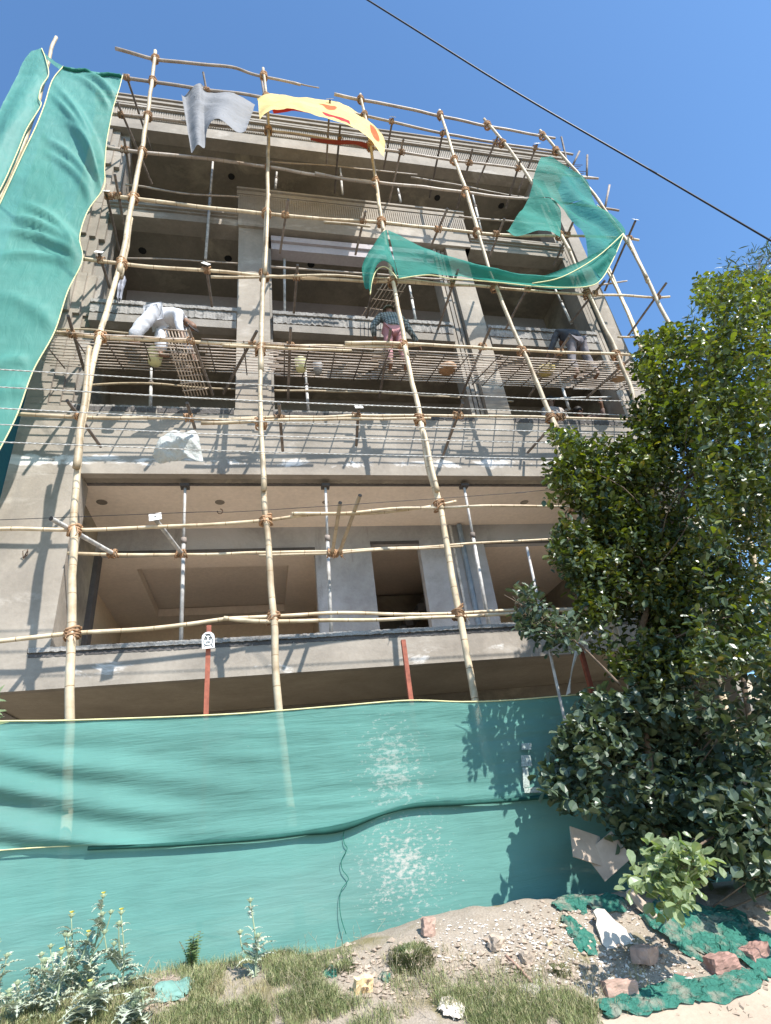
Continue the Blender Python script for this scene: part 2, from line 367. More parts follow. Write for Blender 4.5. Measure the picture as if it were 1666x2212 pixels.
# coffered ceiling of the left room: a dropped border round a raised tray
ct = MB(); zc = 6.62
ct.box(-3.3, 1.3, YB+0.2, 2.75, zc-0.08, zc+0.1); ct.box(-3.3, -2.35, 2.75, 5.4, zc-0.08, zc+0.1)
ct.box(0.55, 1.3, 2.75, 5.4, zc-0.08, zc+0.1); ct.box(-3.3, 1.3, 5.4, 6.2, zc-0.08, zc+0.1)
ct.build('ceiling_border', CREAM, bld)
MB().box(-3.3, 1.3, YB+0.2, 6.2, zc+0.12, zc+0.2).build('ceiling_tray', CREAM, bld)
MB().box(4.3, 7.6, YB+0.2, 6.2, 6.62, 6.7).build('ceiling_tray', CREAM, bld)
for (a, b, c, d) in ((-1.75, -0.95, 4.0, 5.75), (0.35, 0.95, 4.0, 5.75)):
    MB().box(a-0.12, a, 6.12, 6.2, c, d+0.12).box(b, b+0.12, 6.12, 6.2, c, d+0.12).box(a, b, 6.12, 6.2, d, d+0.12).build('door_frame', simple('brown_frame', (0.20, 0.12, 0.07)), bld)
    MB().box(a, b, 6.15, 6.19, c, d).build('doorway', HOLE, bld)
# dark stairwell behind the middle door, with a zigzag stair soffit
MB().box(1.42, 4.2, 5.6, 5.7, 3.8, 6.9).build('stair_wall', SOFF, bld)
st = MB()
for i in range(14):
    x = 2.0+i*0.17; z = 4.4+i*0.17
    st.box(x, x+0.18, 4.1, 5.4, z, z+0.17)
st.build('staircase', DARKC, bld)
for (px, r) in ((220, 0.09), (475, 0.085), (703, 0.06), (1133, 0.085)):
    p = PZ(px, 1085, Z2a+0.048); m = MB(); m.tube([p, p-Vector((0,0,0.012))], [r, r*0.8], 14); m.build('ceiling_rose', SOFF, bld)
p = PZ(476, 1092, Z2a+0.04); hk = MB()
hk.tube([p+Vector((0.045*math.sin(a), 0, -0.05-0.05*(1-math.cos(a))-0.02)) for a in [i*0.45 for i in range(12)]], 0.008, 6); hk.build('ceiling_hook', DKROPE, bld)
p = P(55, 1203, 0); m = MB()
for k in range(3): m.tube([p+Vector((-0.02, -0.01, -0.03)), p+Vector((0.05*math.cos(k), -0.07, 0.03*k)), p+Vector((0.03, -0.05, 0.09)), p+Vector((0.0, -0.01, 0.02))], 0.006, 5)
m.build('cut_cable', DKROPE, bld)
# pipes on the back wall
pp = MB(); pp.tube([(4.02, YB-0.06, Z1a+0.2), (4.02, YB-0.06, 6.95)], 0.055, 12)
pp.build('drain_pipe', simple('blue_grey_pipe', (0.22, 0.27, 0.32), 0.4), bld)
MB().tube([(3.83, YB-0.04, Z1a+0.2), (3.83, YB-0.04, 6.95)], 0.028, 8).build('conduit', PROPM, bld)
# ---- second floor openings and piers
STEPS = (0.0, 0.07, 0.14, 0.21)
def stepped_pier(name, xa, xb, z0, z1, side, blocks, seed):
    """layered pier whose inner edge steps in and out in notched blocks"""
    rnd = random.Random(seed); h = (z1-z0)/blocks
    for k in range(3):
        m = MB()
        for i in range(blocks):
            za = z0+i*h + (0 if i == 0 else 0.0); zb = z0+(i+1)*h
            off = 0.11*((i % 2)) if i < blocks else 0
            w0 = xb - (0.42-0.16*k) - off if side > 0 else xa + (0.42-0.16*k) + off
            zz = (i*0.0)
            if side > 0: m.box(xa, min(w0, xb), k*0.06, 0.5, za, zb-0.0006)
            else: m.box(max(w0, xa), xb, k*0.06, 0.5, za, zb-0.0006)
        m.build(name, CONC if k else CONC, bld)
stepped_pier('pier_layer', XL, -2.98, Z2b+0.001, Z4+0.4, 1, 5, 1)
stepped_pier('pier_layer', XL, -2.98, Z4+0.41, Z5, 1, 4, 2)
MB().box(XL+0.02, -2.99, 0.2, 0.52, Z2b, Z5).build('pier_core', CONC_G, bld)
MB().box(-0.42, 0.21, 0.002, 0.4, Z2b-0.001, Z4-0.02).build('pier', CONC, bld)
MB().box(4.31, 4.79, 0.002, 0.4, Z2b-0.001, Z4+0.1).build('pier', CONC, bld)
for i, x in enumerate((4.00, 4.11, 4.22)): MB().box(x, x+0.07, 0.05+0.03*i, 0.4, Z2b-0.001, Z4-0.1).build('pilaster_strip', CONC_G if i % 2 else CONC, bld)
MB().box(7.76, XR, 0.002, 0.6, Z2b-0.001, Z5).build('pier', CONC, bld)
for i, x in enumerate((7.38, 7.50, 7.63)): MB().box(x, x+0.075, 0.05+0.04*i, 0.5, Z2b-0.001, Z5).build('pilaster_strip', CONC, bld)
MB().box(0.215, 0.26, 0.08, 0.4, Z2b, Z4-0.6).build('pilaster_strip', CONC_G, bld)
def storey(zf, zc, lowwall, holes, soff, wallmat):
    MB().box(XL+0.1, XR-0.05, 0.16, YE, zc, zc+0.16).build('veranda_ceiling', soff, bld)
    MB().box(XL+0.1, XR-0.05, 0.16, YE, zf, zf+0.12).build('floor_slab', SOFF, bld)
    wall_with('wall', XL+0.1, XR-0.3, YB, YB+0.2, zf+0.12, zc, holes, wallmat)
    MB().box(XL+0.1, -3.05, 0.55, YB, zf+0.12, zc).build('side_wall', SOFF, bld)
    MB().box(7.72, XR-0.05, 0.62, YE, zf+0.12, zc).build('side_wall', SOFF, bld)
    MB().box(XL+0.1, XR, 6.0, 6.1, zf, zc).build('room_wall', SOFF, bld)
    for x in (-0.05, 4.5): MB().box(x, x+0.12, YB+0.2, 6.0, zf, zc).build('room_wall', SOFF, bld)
storey(Z2b-0.75, Z3a+0.01, 0, [(-2.6, -0.3, 8.0, 9.75), (0.3, 0.9, 8.0, 9.8), (1.6, 3.6, 7.7, 9.9), (4.9, 7.0, 7.9, 9.9)], SOFF, CONC_G)
storey(Z3a+0.17, Z4-0.03, 0, [(-2.4, -0.2, 10.9, 12.95), (0.0, 0.65, 11.0, 12.9), (1.85, 3.3, 10.5, 12.95), (4.6, 6.9, 11.0, 12.9)], SOFF, LILAC)
# ---- ledge band over each second floor bay
for i, (a, b) in enumerate(((-3.03, -0.43), (0.27, 3.98), (4.80, 7.37))):
    MB().box(a, b, -0.03, 0.16, Z3a, Z3a+0.19).build('ledge_board', CONC_G, bld)
    MB().box(a+0.01, b-0.01, -0.005, 0.16, Z3a+0.192, Z3a+0.215).build('groove', DARKC, bld)
    rough_strip('mortar_face', a, b, -0.035, 0.16, Z3a+0.218, Z3a+0.43, MORTAR, bld, 0.035, seed=40+i)
    rough_strip('coping', a-0.01, b+0.01, -0.07, 0.18, Z3a+0.434, Z3b, MORTAR, bld, 0.025, seed=50+i)
# ---- cornices
def mouldings(x0, x1, prof, mat, name='moulding'):
    for (z0, z1, y0) in prof:
        y0 = y0*0.6 if y0 < -0.1 else y0
        MB().box(x0, x1, y0, 0.35, z0, z1-0.003).build(name, mat, bld)
def flutes(x0, x1, y0, z0, z1, step, mat, name='fluting'):
    MB().box(x0, x1, y0+0.03, 0.3, z0, z1).build('flute_back', CONC, bld)
    m = MB(); x = x0
    while x < x1-step*0.5:
        m.box(x, x+step*0.56, y0+0.012, y0+0.028, z0+0.01, z1-0.01); x += step
    m.build(name, mat, bld)
mouldings(-3.05, -0.44, [(13.66, 13.71, -0.05), (13.71, 13.77, -0.10), (13.77, 13.81, -0.07), (13.81, 13.86, -0.14)], CONC)
mouldings(-3.05, -0.44, [(13.425, 13.657, -0.012)], CONC)
mouldings(4.98, 7.45, [(13.66, 13.71, -0.05), (13.71, 13.77, -0.10), (13.77, 13.81, -0.07), (13.81, 13.86, -0.14)], CONC)
mouldings(4.82, 7.37, [(13.40, 13.657, -0.012)], CONC)
mouldings(-0.435, 4.93, [(13.40, 13.93, -0.06)], CONC)
flutes(-0.435, 4.93, -0.10, 13.935, 14.45, 0.052, CONC)
mouldings(-0.47, 4.96, [(14.455, 14.50, -0.13), (14.50, 14.545, -0.10), (14.545, 14.60, -0.17), (14.60, 14.64, -0.15), (14.64, 14.70, -0.22)], CONC)
mouldings(0.27, 3.98, [(13.09, 13.25, 0.02), (12.87, 13.09, 0.08)], LILAC, 'painted_lintel')
MB().box(0.25, 4.0, 0.16, 0.3, 13.25, 13.4).build('groove', DARKC, bld)
# ---- open top storey
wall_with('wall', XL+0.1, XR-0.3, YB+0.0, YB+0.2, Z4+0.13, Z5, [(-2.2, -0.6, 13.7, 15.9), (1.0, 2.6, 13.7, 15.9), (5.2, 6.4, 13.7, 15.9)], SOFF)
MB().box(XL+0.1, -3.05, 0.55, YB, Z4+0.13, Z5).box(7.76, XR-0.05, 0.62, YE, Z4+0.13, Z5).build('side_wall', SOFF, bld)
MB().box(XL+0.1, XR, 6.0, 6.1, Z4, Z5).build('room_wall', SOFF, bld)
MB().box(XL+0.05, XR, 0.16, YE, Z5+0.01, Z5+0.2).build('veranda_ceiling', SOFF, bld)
MB().box(XL-0.05, 8.3, 0.003, 0.3, Z5, Z5+0.42).build('roof_beam', CONC, bld)
flutes(XL-0.05, 8.35, -0.045, Z5+0.425, 17.62, 0.055, CONC)
mouldings(XL-0.1, 8.7, [(17.625, 17.68, -0.09), (17.68, 17.73, -0.07), (17.73, 17.80, -0.14), (17.80, 17.85, -0.12), (17.85, 17.93, -0.20), (17.93, 17.98, -0.18), (17.98, 18.02, -0.25)], CONC)
MB().box(XL, XR, 0.36, YE, 17.5, 17.7).build('roof', CONC_G, bld)
for k in range(6):
    MB().tube([(8.4, 0.1, 17.35+0.11*k), (9.1+0.1*(k % 3), 0.0, 17.33+0.11*k)], 0.008, 5).build('bare_rebar', DKROPE, bld)
MB().box(XL+0.02, XL+0.2, 0.5, YE, Z1a, 17.5).box(XR-0.2, XR-0.02, 0.6, YE, 0.5, 17.5).box(XL, XR, YE, YE+0.2, 0.5, 17.5).build('outer_wall', CONC_G, bld)
# dark vent holes in the soffits
for (px, py, zc) in ((500, 381, Z5), (945, 427, Z5), (1083, 444, Z5), (308, 541, Z4-0.03), (493, 558, Z4-0.03), (672, 571, Z4-0.03)):
    p = PZ(px, py, zc); MB().tube([p-Vector((0,0,0.004)), p-Vector((0,0,0.02))], [0.085, 0.08], 12).build('vent_hole', HOLE, bld)

# ------------------------------------------------------------------ SCAFFOLD
scf = tag(empty('bamboo_scaffold'), 'tall scaffold of bamboo poles and steel tubes lashed with rope before the building', 'scaffold')
YS = -1.25; YLg = -1.19
def jit(pts, a):
    return [p+Vector((a*n3(p.x*1.7, p.z*1.7, 1), a*n3(p.x*1.3, p.z*1.9, 7), a*n3(p.z*1.5, p.x*1.2, 3))) for p in pts]
def poly(pxs, Y, k=6, a=0.02): return jit(catmull([P(q[0], q[1], q[2] if len(q) > 2 else Y) for q in pxs], k), a)
def pole(pxs, Y, r, mat, name, taper=0.25, k=6, a=0.02):
    pts = poly(pxs, Y, k, a); n = len(pts)
    rr = [r*(1+taper*(0.5-i/(n-1))) for i in range(n)]
    MB().tube(pts, rr, 10).build(name, mat, scf, True); return pts
standards = []
def S(*px, r=0.041, Y=YS, mat=BAM):
    pts = pole(px, Y, r, mat, 'upright_pole'); standards.append(pts)
    if 0.9 < pts[0].z < 4.5 or px[0][0] > 1500:      # carry the lowest length down to the ground
        a = pts[0]; d = (pts[0]-pts[3]).normalized(); d = Vector((d.x*0.5, 0, -1)); MB().tube([a+Vector((0,0,.05)), a+d*(a.z-0.6)], [r*1.1, r*1.2], 10).build('upright_pole', mat, scf, True)
S((144,1760),(148,1600),(150,1540),(158,1200),(160,1110),(169,1000), (180,890), r=0.046)
S((165,1010),(178,900),(187,820),(193,750), r=0.042, Y=YS-0.08)
S((172,960),(186,860),(215,725),(240,640),(265,556), r=0.044)
S((258,590),(278,480),(292,400),(312,290),(325,200),(336,110), r=0.043)
S((262,600),(285,470), r=0.035, Y=YS+0.05)
S((630,1760),(612,1600),(603,1530),(590,1330),(578,1150),(570,1060), r=0.044)
S((575,1120),(566,960),(562,860),(563,735), r=0.036)
S((571,1060),(563,880), r=0.034, Y=YS-0.07)
S((563,800),(567,650),(571,560),(577,440),(580,420), r=0.040)
S((572,590),(579,450), r=0.032, Y=YS-0.07)
S((577,480),(580,330),(578,240),(568,147), r=0.036)
S((1100,1800),(1050,1620),(1025,1510),(990,1310),(958,1130),(938,1040), r=0.044)
S((952,1100),(925,1000),(903,880),(872,740), r=0.042)
S((944,1060),(930,990),(915,930), r=0.034, Y=YS-0.07)
S((880,770),(860,660),(845,590),(826,482),(815,420), r=0.036)
S((828,500),(818,430),(800,310),(790,255),(778,203), r=0.034)
S((1420,1700),(1340,1400),(1290,1230),(1240,1080),(1215,1000),(1190,890), r=0.042)
S((1205,930),(1170,850),(1145,790),(1100,690),(1060,590),(1030,490), r=0.036)
S((1036,510),(1010,420),(985,350),(950,237), r=0.036)
S((1560,1500),(1480,1200),(1430,1040),(1375,880),(1345,790),(1270,630),(1225,530), r=0.040)
S((1232,545),(1195,475),(1150,395),(1095,315),(1046,257), r=0.036)
S((1700,1500),(1600,1100),(1500,815),(1448,700),(1407,620),(1357,514), r=0.042)
S((1400,610),(1370,545),(1303,447),(1253,380),(1205,324),(1167,281), r=0.036)
S((1366,540),(1398,600), r=0.03, Y=YS-0.07)
S((1440,860),(1387,750),(1370,704),(1327,607),(1308,560), r=0.040, Y=-0.2)
S((1390,760),(1340,640),(1312,585), r=0.030, Y=-0.27)
S((-30,480),(0,425),(23,370),(50,313),(85,210),(108,117),(122,80), r=0.040)
ledgers = []
def L(*px, r=0.024, Y=YLg, mat=BAM, a=0.02): ledgers.append(pole(px, Y, r, mat, 'ledger_pole', 0.3, a=a))
L((250,104),(335,128),(420,137),(500,145),(555,162),(650,182), r=0.034, mat=BAMG)
L((630,176),(690,189), r=0.016, mat=BAMG)
L((262,166),(335,177),(400,187),(480,198),(555,207),(650,225),(788,250),(958,288),(1110,314),(1203,327),(1238,334), r=0.032, mat=BAMG)
L((722,204),(785,217),(870,232),(952,250),(1055,273),(1110,283),(1173,294),(1200,298), r=0.033, mat=BAMG)
L((238,245),(323,253),(400,263),(555,280),(672,295),(795,317),(988,347),(1130,365),(1200,374),(1293,386), r=0.028, mat=BAMG)
L((228,320),(317,330),(440,342),(582,362),(678,377),(812,393),(1008,415),(1110,428),(1177,434),(1300,449),(1337,455), r=0.03, mat=BAMG)
L((680,374),(740,386),(812,396), r=0.030, Y=YLg-0.07, mat=BAMG)
L((235,422),(400,443),(555,460),(582,462),(705,474),(822,480),(1028,502),(1110,508),(1213,509),(1343,514),(1380,519), r=0.031)
L((700,480),(760,484),(800,489), r=0.026, Y=YLg-0.06)
L((177,558),(267,570),(447,585),(555,595),(575,596),(778,606),(980,615),(1110,625),(1270,636),(1410,641),(1447,641), r=0.028)
L((455,598),(540,599),(700,594),(860,603),(960,612), r=0.022, Y=YLg-0.06)
L((117,716),(213,728),(400,738),(555,745),(700,747),(820,750),(908,746), r=0.028)
L((745,741),(860,742),(1000,749),(1110,755),(1323,765),(1387,768), r=0.028, Y=YLg-0.05)
L((482,746),(560,750),(760,757), r=0.024, Y=YLg-0.05)
L((37,893),(173,901),(400,904),(555,905), r=0.025)
L((435,913),(575,909),(700,906),(930,903), r=0.024, Y=YLg-0.06)
L((500,903),(700,901),(820,897),(1110,900),(1357,906),(1480,912), r=0.022)
L((-60,1146),(0,1144),(160,1144),(333,1139),(555,1126),(688,1111),(842,1106),(985,1081), r=0.023)
L((632,1110),(740,1108),(900,1096),(1110,1093),(1243,1095),(1400,1100), r=0.020, Y=YLg-0.05)
L((-60,1392),(0,1384),(160,1369),(387,1351),(487,1339),(555,1334),(742,1323),(905,1328),(1110,1318),(1260,1316),(1420,1320), r=0.023)
L((483,1337),(555,1343),(720,1340),(888,1336),(1110,1326),(1250,1316), r=0.023, Y=YLg-0.05)
inner = []
def LI(*px, r=0.020, Y=-0.12, mat=BAM): inner.append(pole(px, Y, r, mat, 'inner_ledger'))
LI((147,1196),(387,1198),(555,1194),(700,1191),(905,1181),(1110,1169),(1300,1160), r=0.021)
LI((560,1200),(700,1196),(800,1189),(1000,1180), r=0.018, Y=-0.16)
LI((176,833),(287,827),(420,836),(515,840), r=0.020, Y=0.22)
LI((585,843),(700,846),(822,850),(980,858),(1110,866), r=0.020, Y=0.22)
LI((1170,862),(1223,861),(1323,858), r=0.022, Y=0.25, mat=PROPM)
LI((1240,840),(1340,842), r=0.015, Y=0.35, mat=PROPM)
LI((270,398),(310,402),(393,417),(517,425), r=0.020, Y=-0.3, mat=BAMG)
LI((582,350),(700,358),(902,377), r=0.020, Y=-0.3, mat=BAMG)
LI((888,383),(1000,402),(1110,423),(1180,432), r=0.020, Y=-0.3, mat=BAMG)
LI((992,468),(1060,474),(1110,478),(1200,487), r=0.022, Y=-0.3, mat=BAMG)
LI((585,576),(755,588),(900,600),(1000,606), r=0.020, Y=-0.2, mat=BAMG)
LI((267,558),(360,560),(515,569), r=0.018, Y=-0.2, mat=BAMG)
LI((1335,727),(1420,726),(1500,728), r=0.022, Y=-0.2)
LI((1295,617),(1355,607), r=0.022, Y=-0.2, mat=BAMG)
LI((120,710),(210,712),(300,722), r=0.016, Y=-0.9)
# steel putlog tubes: crossing point on the ledger plane, outer end, inner end
PL = 'plate'
TR = [((176,901),(145,865),(218,965)),((409,904),(404,870),(421,925)),((606,906),(603,872),(611,974)),((773,901),(775,882),(770,962),PL),
 ((991,899),(1000,870),(957,985)),((1212,902),(1225,885),(1140,978)),((1400,915),(1420,900),(1330,970)),
 ((156,723),(147,682),(182,800)),((413,738),(406,708),(460,853)),((545,745),(555,715),(483,850)),((629,748),(628,708),(622,872)),
 ((842,746),(844,711),(820,858)),((1043,750),(1060,707),(995,860)),((1210,762),(1230,727),(1143,856)),((1343,793),(1390,750),(1267,860)),
 ((219,563),(214,548),(237,622),PL),((448,585),(445,573),(458,662),PL),((643,600),(643,572),(635,676)),((808,607),(815,580),(792,686)),
 ((978,614),(990,582),(938,736)),((1140,625),(1152,600),(1092,712)),((1287,635),(1307,606),(1233,696)),((1420,643),(1440,611),(1357,726)),
 ((236,424),(229,416),(257,540),PL),((255,424),(248,377),(267,483)),((618,465),(623,431),(605,547)),((783,479),(790,456),(768,550)),
 ((948,496),(967,450),(932,530)),((1072,506),(1090,472),(1058,555)),((1227,508),(1238,480),(1197,574)),((1360,515),(1373,477),(1307,628),PL),
 ((271,324),(268,298),(283,397)),((262,249),(254,222),(328,397)),((275,168),(273,163),(330,335),PL),((735,303),(735,272),(723,417)),
 ((711,238),(713,216),(705,360),PL),((847,263),(849,255),(828,372),PL),((868,329),(872,300),(840,440)),((957,289),(958,281),(928,427),PL),
 ((1015,352),(1021,322),(988,450)),((1072,308),(1075,296),(1030,400),PL),((1120,364),(1126,342),(1093,450)),((1157,320),(1161,312),(1120,415),PL),
 ((1240,376),(1213,296),(1227,360)),((578,362),(566,175),(581,420)),((448,195),(439,156),(457,330))]
joints = []
def endplate(p, parent, tilt=0.0, s=0.062):
    rot = Matrix.Rotation(random.uniform(-0.5, 0.5), 3, 'Y') @ Matrix.Rotation(-0.45+tilt, 3, 'X')
    MB().box(-s, s, -0.004, 0.004, -s, s, rot, p).build('end_plate', PLATE, parent)
    m = MB(); m.tube([p+rot@Vector((0, -0.0075, 0)), p+rot@Vector((0, -0.0045, 0))], 0.012, 8)
    h = m.build('plate_hole', HOLE, parent)
for t in TR:
    c = P(*t[0], YLg-0.0); A = PZ(*t[1], c.z+0.045); B = PZ(*t[2], c.z+0.045)
    if t[1] == (1213,296): A, B = P(1213,296,-1.2), P(1228,362,-1.2)
    if t[1] == (439,156): A, B = P(439,156,-1.3), P(447,200,-1.1)
    if t[1] == (566,175): A, B = P(566,176,-1.3), P(579,262,-1.1)
    if A.y < -1.75: A = B+(A-B)*((-1.75-B.y)/(A.y-B.y))
    if B.y > 0.9: B = A+(B-A)*((0.9-A.y)/(B.y-A.y))
    m = MB(); m.tube([A, A.lerp(B, 0.5)+Vector((0,0,0.008)), B], 0.0245, 10, caps=False); o = m.build('putlog_tube', STEEL, scf, True)
    if len(t) > 3: endplate(A+Vector((0, -0.02, 0.02)), o)
    else:
        m = MB(); d = (A-B).normalized(); m.tube([A+d*0.001, A-d*0.012], 0.0243, 10); m.build('tube_mouth', HOLE, o)
    joints.append((Vector((c.x, YLg, c.z+0.015)), 0.8, 'x'))
for (a, b) in (((1269,335),(1268,384)), ((1317,400),(1307,450)), ((1252,327),(1238,356))):
    MB().tube([P(*a, -1.25), P(*b, -1.2)], 0.026, 10).build('putlog_tube', STEEL, scf, True)
L((1255,384),(1275,385),(1293,386), r=0.03, mat=BAMG)
# two bamboo putlogs at first floor and two pipes
for (a, b, Ya, Yb, mat, r, pl) in (((110,1120),(245,1196),-1.55,-0.15,PROPM,0.030,0), ((336,1122),(393,1196),-1.3,-0.15,PROPM,0.028,1),
      ((735,1086),(718,1195),-1.5,-0.15,BAM,0.028,0), ((778,1070),(733,1195),-1.6,-0.15,BAM,0.028,0)):
    A = P(*a, Ya); B = P(*b, Yb); o = MB().tube([A, A.lerp(B, 0.5), B], r, 10, caps=False).build('putlog_tube' if mat is PROPM else 'putlog_pole', mat, scf, True)
    if pl: endplate(A+Vector((0, -0.03, 0.02)), o, s=0.075)
    else:
        d = (A-B).normalized(); MB().tube([A+d*0.001, A-d*0.012], r*0.92, 10).build('tube_mouth', HOLE, o)
    joints.append((B, 0.9, 'x'))
# lashings
def seg_cross(A, B):
    out = []
    for i in range(len(A)-1):
        a0, a1 = A[i], A[i+1]; zl, zh = min(a0.z, a1.z), max(a0.z, a1.z)
        for j in range(len(B)-1):
            b0, b1 = B[j], B[j+1]
            if max(b0.z, b1.z) < zl or min(b0.z, b1.z) > zh: continue
            d = (a1.x-a0.x)*(b1.z-b0.z)-(a1.z-a0.z)*(b1.x-b0.x)
            if abs(d) < 1e-9: continue
            t = ((b0.x-a0.x)*(b1.z-b0.z)-(b0.z-a0.z)*(b1.x-b0.x))/d; u = ((b0.x-a0.x)*(a1.z-a0.z)-(b0.z-a0.z)*(a1.x-a0.x))/d
            if 0 <= t < 1 and 0 <= u < 1: out.append(a0.lerp(a1, t))
    return out
for s_ in standards:
    for l_ in ledgers:
        for p in seg_cross(s_, l_):
            if all((p-q[0]).length > 0.16 for q in joints): joints.append((Vector((p.x, YS+0.03, p.z)), 1.15, 'z'))
for (px, py) in ((668,1114),(838,1103),(885,1332),(925,1330),(158,1255),(158,1322),(162,1075),(175,945),(292,402),(571,610),(573,545),(577,440),(572,1095),(566,880),(940,1062),(925,985),(820,455),(808,345),(1010,430),(1120,720),(1330,765),(1258,600),(1382,570),(1400,600),(755,745),(605,463),(723,747),(790,905),(806,900),(580,750)):
    joints.append((P(px, py, YS), 0.85, 'z' if px in (158,162,175,292,571,573,577,572,566,940,925,820,808,1010,1120,1258,1382,1400) else 'x'))
rj = random.Random(5); joints = joints[:96]
for (p, sc, ax) in joints:
    m = MB(); nl = rj.randint(5, 7)
    for k in range(nl):
        sc = sc*(1.12 if k == 0 else 1.0); R0 = (0.052+0.012*rj.random())*sc; off = (k-nl/2)*0.016*sc+rj.uniform(-.006, .006); tx = rj.uniform(-0.7, 0.7); ty = rj.uniform(-0.5, 0.5)
        pts = []
        for i in range(13):
            a = 2*math.pi*i/12
            if ax == 'z': q = Vector((R0*math.cos(a), R0*1.15*math.sin(a)+0.02, off+tx*R0*math.cos(a)))
            else: q = Vector((off*1.3+ty*R0*math.cos(a), R0*1.1*math.sin(a), R0*math.cos(a)))
            pts.append(p+q*(1+0.12*rj.uniform(-1, 1)))
        m.tube(pts, 0.0105*sc, 5)
    for k in range(rj.randint(1, 3)):
        a = p+Vector((rj.uniform(-.05, .05), -0.05, rj.uniform(-.03, .01)))*sc; ln = rj.uniform(0.05, 0.16)
        m.tube([a, a+Vector((rj.uniform(-.03, .03), -0.01, -ln*0.5)), a+Vector((rj.uniform(-.05, .05), 0, -ln))], [0.006, 0.005, 0.003], 5)
    m.build('rope_lashing', COIR, scf, True)

# ------------------------------------------------------------------ vertical steel props in the verandas
def prop(a, b, Y, label, r=0.026, head=True):
    A, B = P(*a, Y), P(*b, Y); o = empty('steel_prop'); tag(o, label, 'prop', 'steel props holding up the slabs')
    MB().tube([B, B.lerp(A, 0.62)], r*1.12, 10).build('outer_tube', PROPM, o, True)
    MB().tube([B.lerp(A, 0.62), A], r*0.86, 10).build('inner_tube', PROPM, o, True)
    MB().tube([B.lerp(A, 0.60), B.lerp(A, 0.635)], r*1.7, 10).build('collar', STEEL, o, True)
    if head: MB().box(-0.07, 0.07, -0.07, 0.07, -0.05, 0.0, None, A).build('head_plate', DARKC, o)
prop((400,1048),(391,1393), 0.22, 'splashed steel prop on the first floor balcony left of the middle bamboo upright')
prop((703,1048),(716,1378), 0.22, 'splashed steel prop standing before the grey wall left of the dark doorway')
prop((1002,1048),(1058,1358), 0.22, 'splashed steel prop right of the dark doorway beside the blue-grey drain pipe')
prop((327,795),(325,880), 0.25, 'steel prop in the left second floor bay under the bamboo walkway', head=False)
prop((660,800),(666,886), 0.25, 'steel prop in the middle second floor bay under the bamboo walkway', head=False)
prop((614,470),(615,676), 0.3, 'pale steel prop in the middle third floor bay beside the pier', head=False)
prop((885,618),(898,692), 0.25, 'bright steel prop behind the plaid shirted worker', head=False)
prop((1200,625),(1235,700), 0.3, 'dark stained steel prop above the stooping worker in the right bay', head=False)
prop((1205,805),(1230,885), 0.3, 'steel prop in the right second floor bay below the walkway', head=False)
prop((460,350),(444,560), -0.1, 'steel prop across the left third floor bay with rope hanging on it', head=False)
prop((735,360),(740,420), 0.3, 'steel prop under the middle of the roof slab', head=False)
prop((598,372),(595,408), 0.3, 'short length of steel prop under the roof slab beside the second upright', head=False)
prop((860,408),(866,437), 0.3, 'short steel prop under the roof slab above the fluted cornice', head=False)
prop((1020,415),(1040,500), 0.2, 'steel prop under the roof slab right of the fluted cornice', head=False)

# ------------------------------------------------------------------ bamboo walkway mats and a leaning mat
def mat_panel(x0, x1, z, label, n, seed, mat=SLAT, ya=-1.24, yb=-0.10):
    dz = 0.40
    rnd = random.Random(seed); o = empty('bamboo_mat'); tag(o, label, 'walkway mat', 'bamboo mats laid as the walkway')
    for k in range(n):
        y = ya+(yb-ya)*k/(n-1); zk = z-0.03+dz*k/(n-1); m = MB(); a = x0+rnd.uniform(-.08, .12); b = x1+rnd.uniform(-.12, .10); N = 7
        m.tube([Vector((a+(b-a)*i/N, y+0.010*n3(i*0.7, k, seed), zk+0.012*n3(i*0.9, k+5, seed))) for i in range(N+1)], 0.0115*rnd.uniform(0.8, 1.25), 6)
        m.build('slat', mat, o, True)
    x = x0+0.2
    while x < x1-0.1:
        dx = rnd.uniform(-.05, .05); MB().tube([(x, ya-0.02, z-0.052), (x+dx, yb+0.03, z+dz-0.052)], 0.011, 6).build('cross_batten', STEEL, o, True); x += rnd.uniform(0.38, 0.6)
ZW = 8.66
mat_panel(-3.45, -1.1, ZW, 'bamboo walkway mat at the far left, under the white clad worker', 12, 1)
mat_panel(-1.0, 0.35, ZW+0.03, 'bamboo walkway mat crossing the pier left of the second upright', 12, 2)
mat_panel(0.2, 2.05, ZW, 'bamboo walkway mat between the second upright and the plaid shirted worker', 12, 3)
mat_panel(1.95, 4.3, ZW+0.02, 'ragged bamboo walkway mat beneath the plaid shirted worker', 13, 4)
mat_panel(4.1, 6.1, ZW, 'brown bamboo walkway mat left of the stooping worker in dark clothes', 14, 5)
mat_panel(6.0, 7.75, ZW+0.02, 'bamboo walkway mat at the right end beneath the stooping worker', 14, 6)
def lean_mat(tl, tr, bl, br, Yt, Yb, n, nc, label, r=0.011, mat=SLAT):
    o = empty('leaning_mat'); tag(o, label, 'bamboo mat')
    A, B, E, F = P(*tl, Yt), P(*tr, Yt), P(*bl, Yb), P(*br, Yb)
    for k in range(n):
        t = k/(n-1); MB().tube([A.lerp(B, t), E.lerp(F, t)], r, 6).build('slat', mat, o, True)
    for k in range(nc):
        t = (k+0.2)/nc; p, q = A.lerp(E, t), B.lerp(F, t); d = (q-p)*0.08
        MB().tube([p-d+Vector((0,-.02,0)), q+d+Vector((0,-.02,0))], r, 6).build('cross_batten', mat, o, True)
lean_mat((355,710),(404,713),(402,858),(448,853), -1.1, -0.15, 8, 9, 'narrow bamboo mat hanging on the tube beside the white clad worker')
lean_mat((835,602),(882,606),(782,682),(835,690), -0.95, -0.1, 7, 4, 'thin bamboo mat leaning behind the head of the plaid shirted worker', r=0.008)

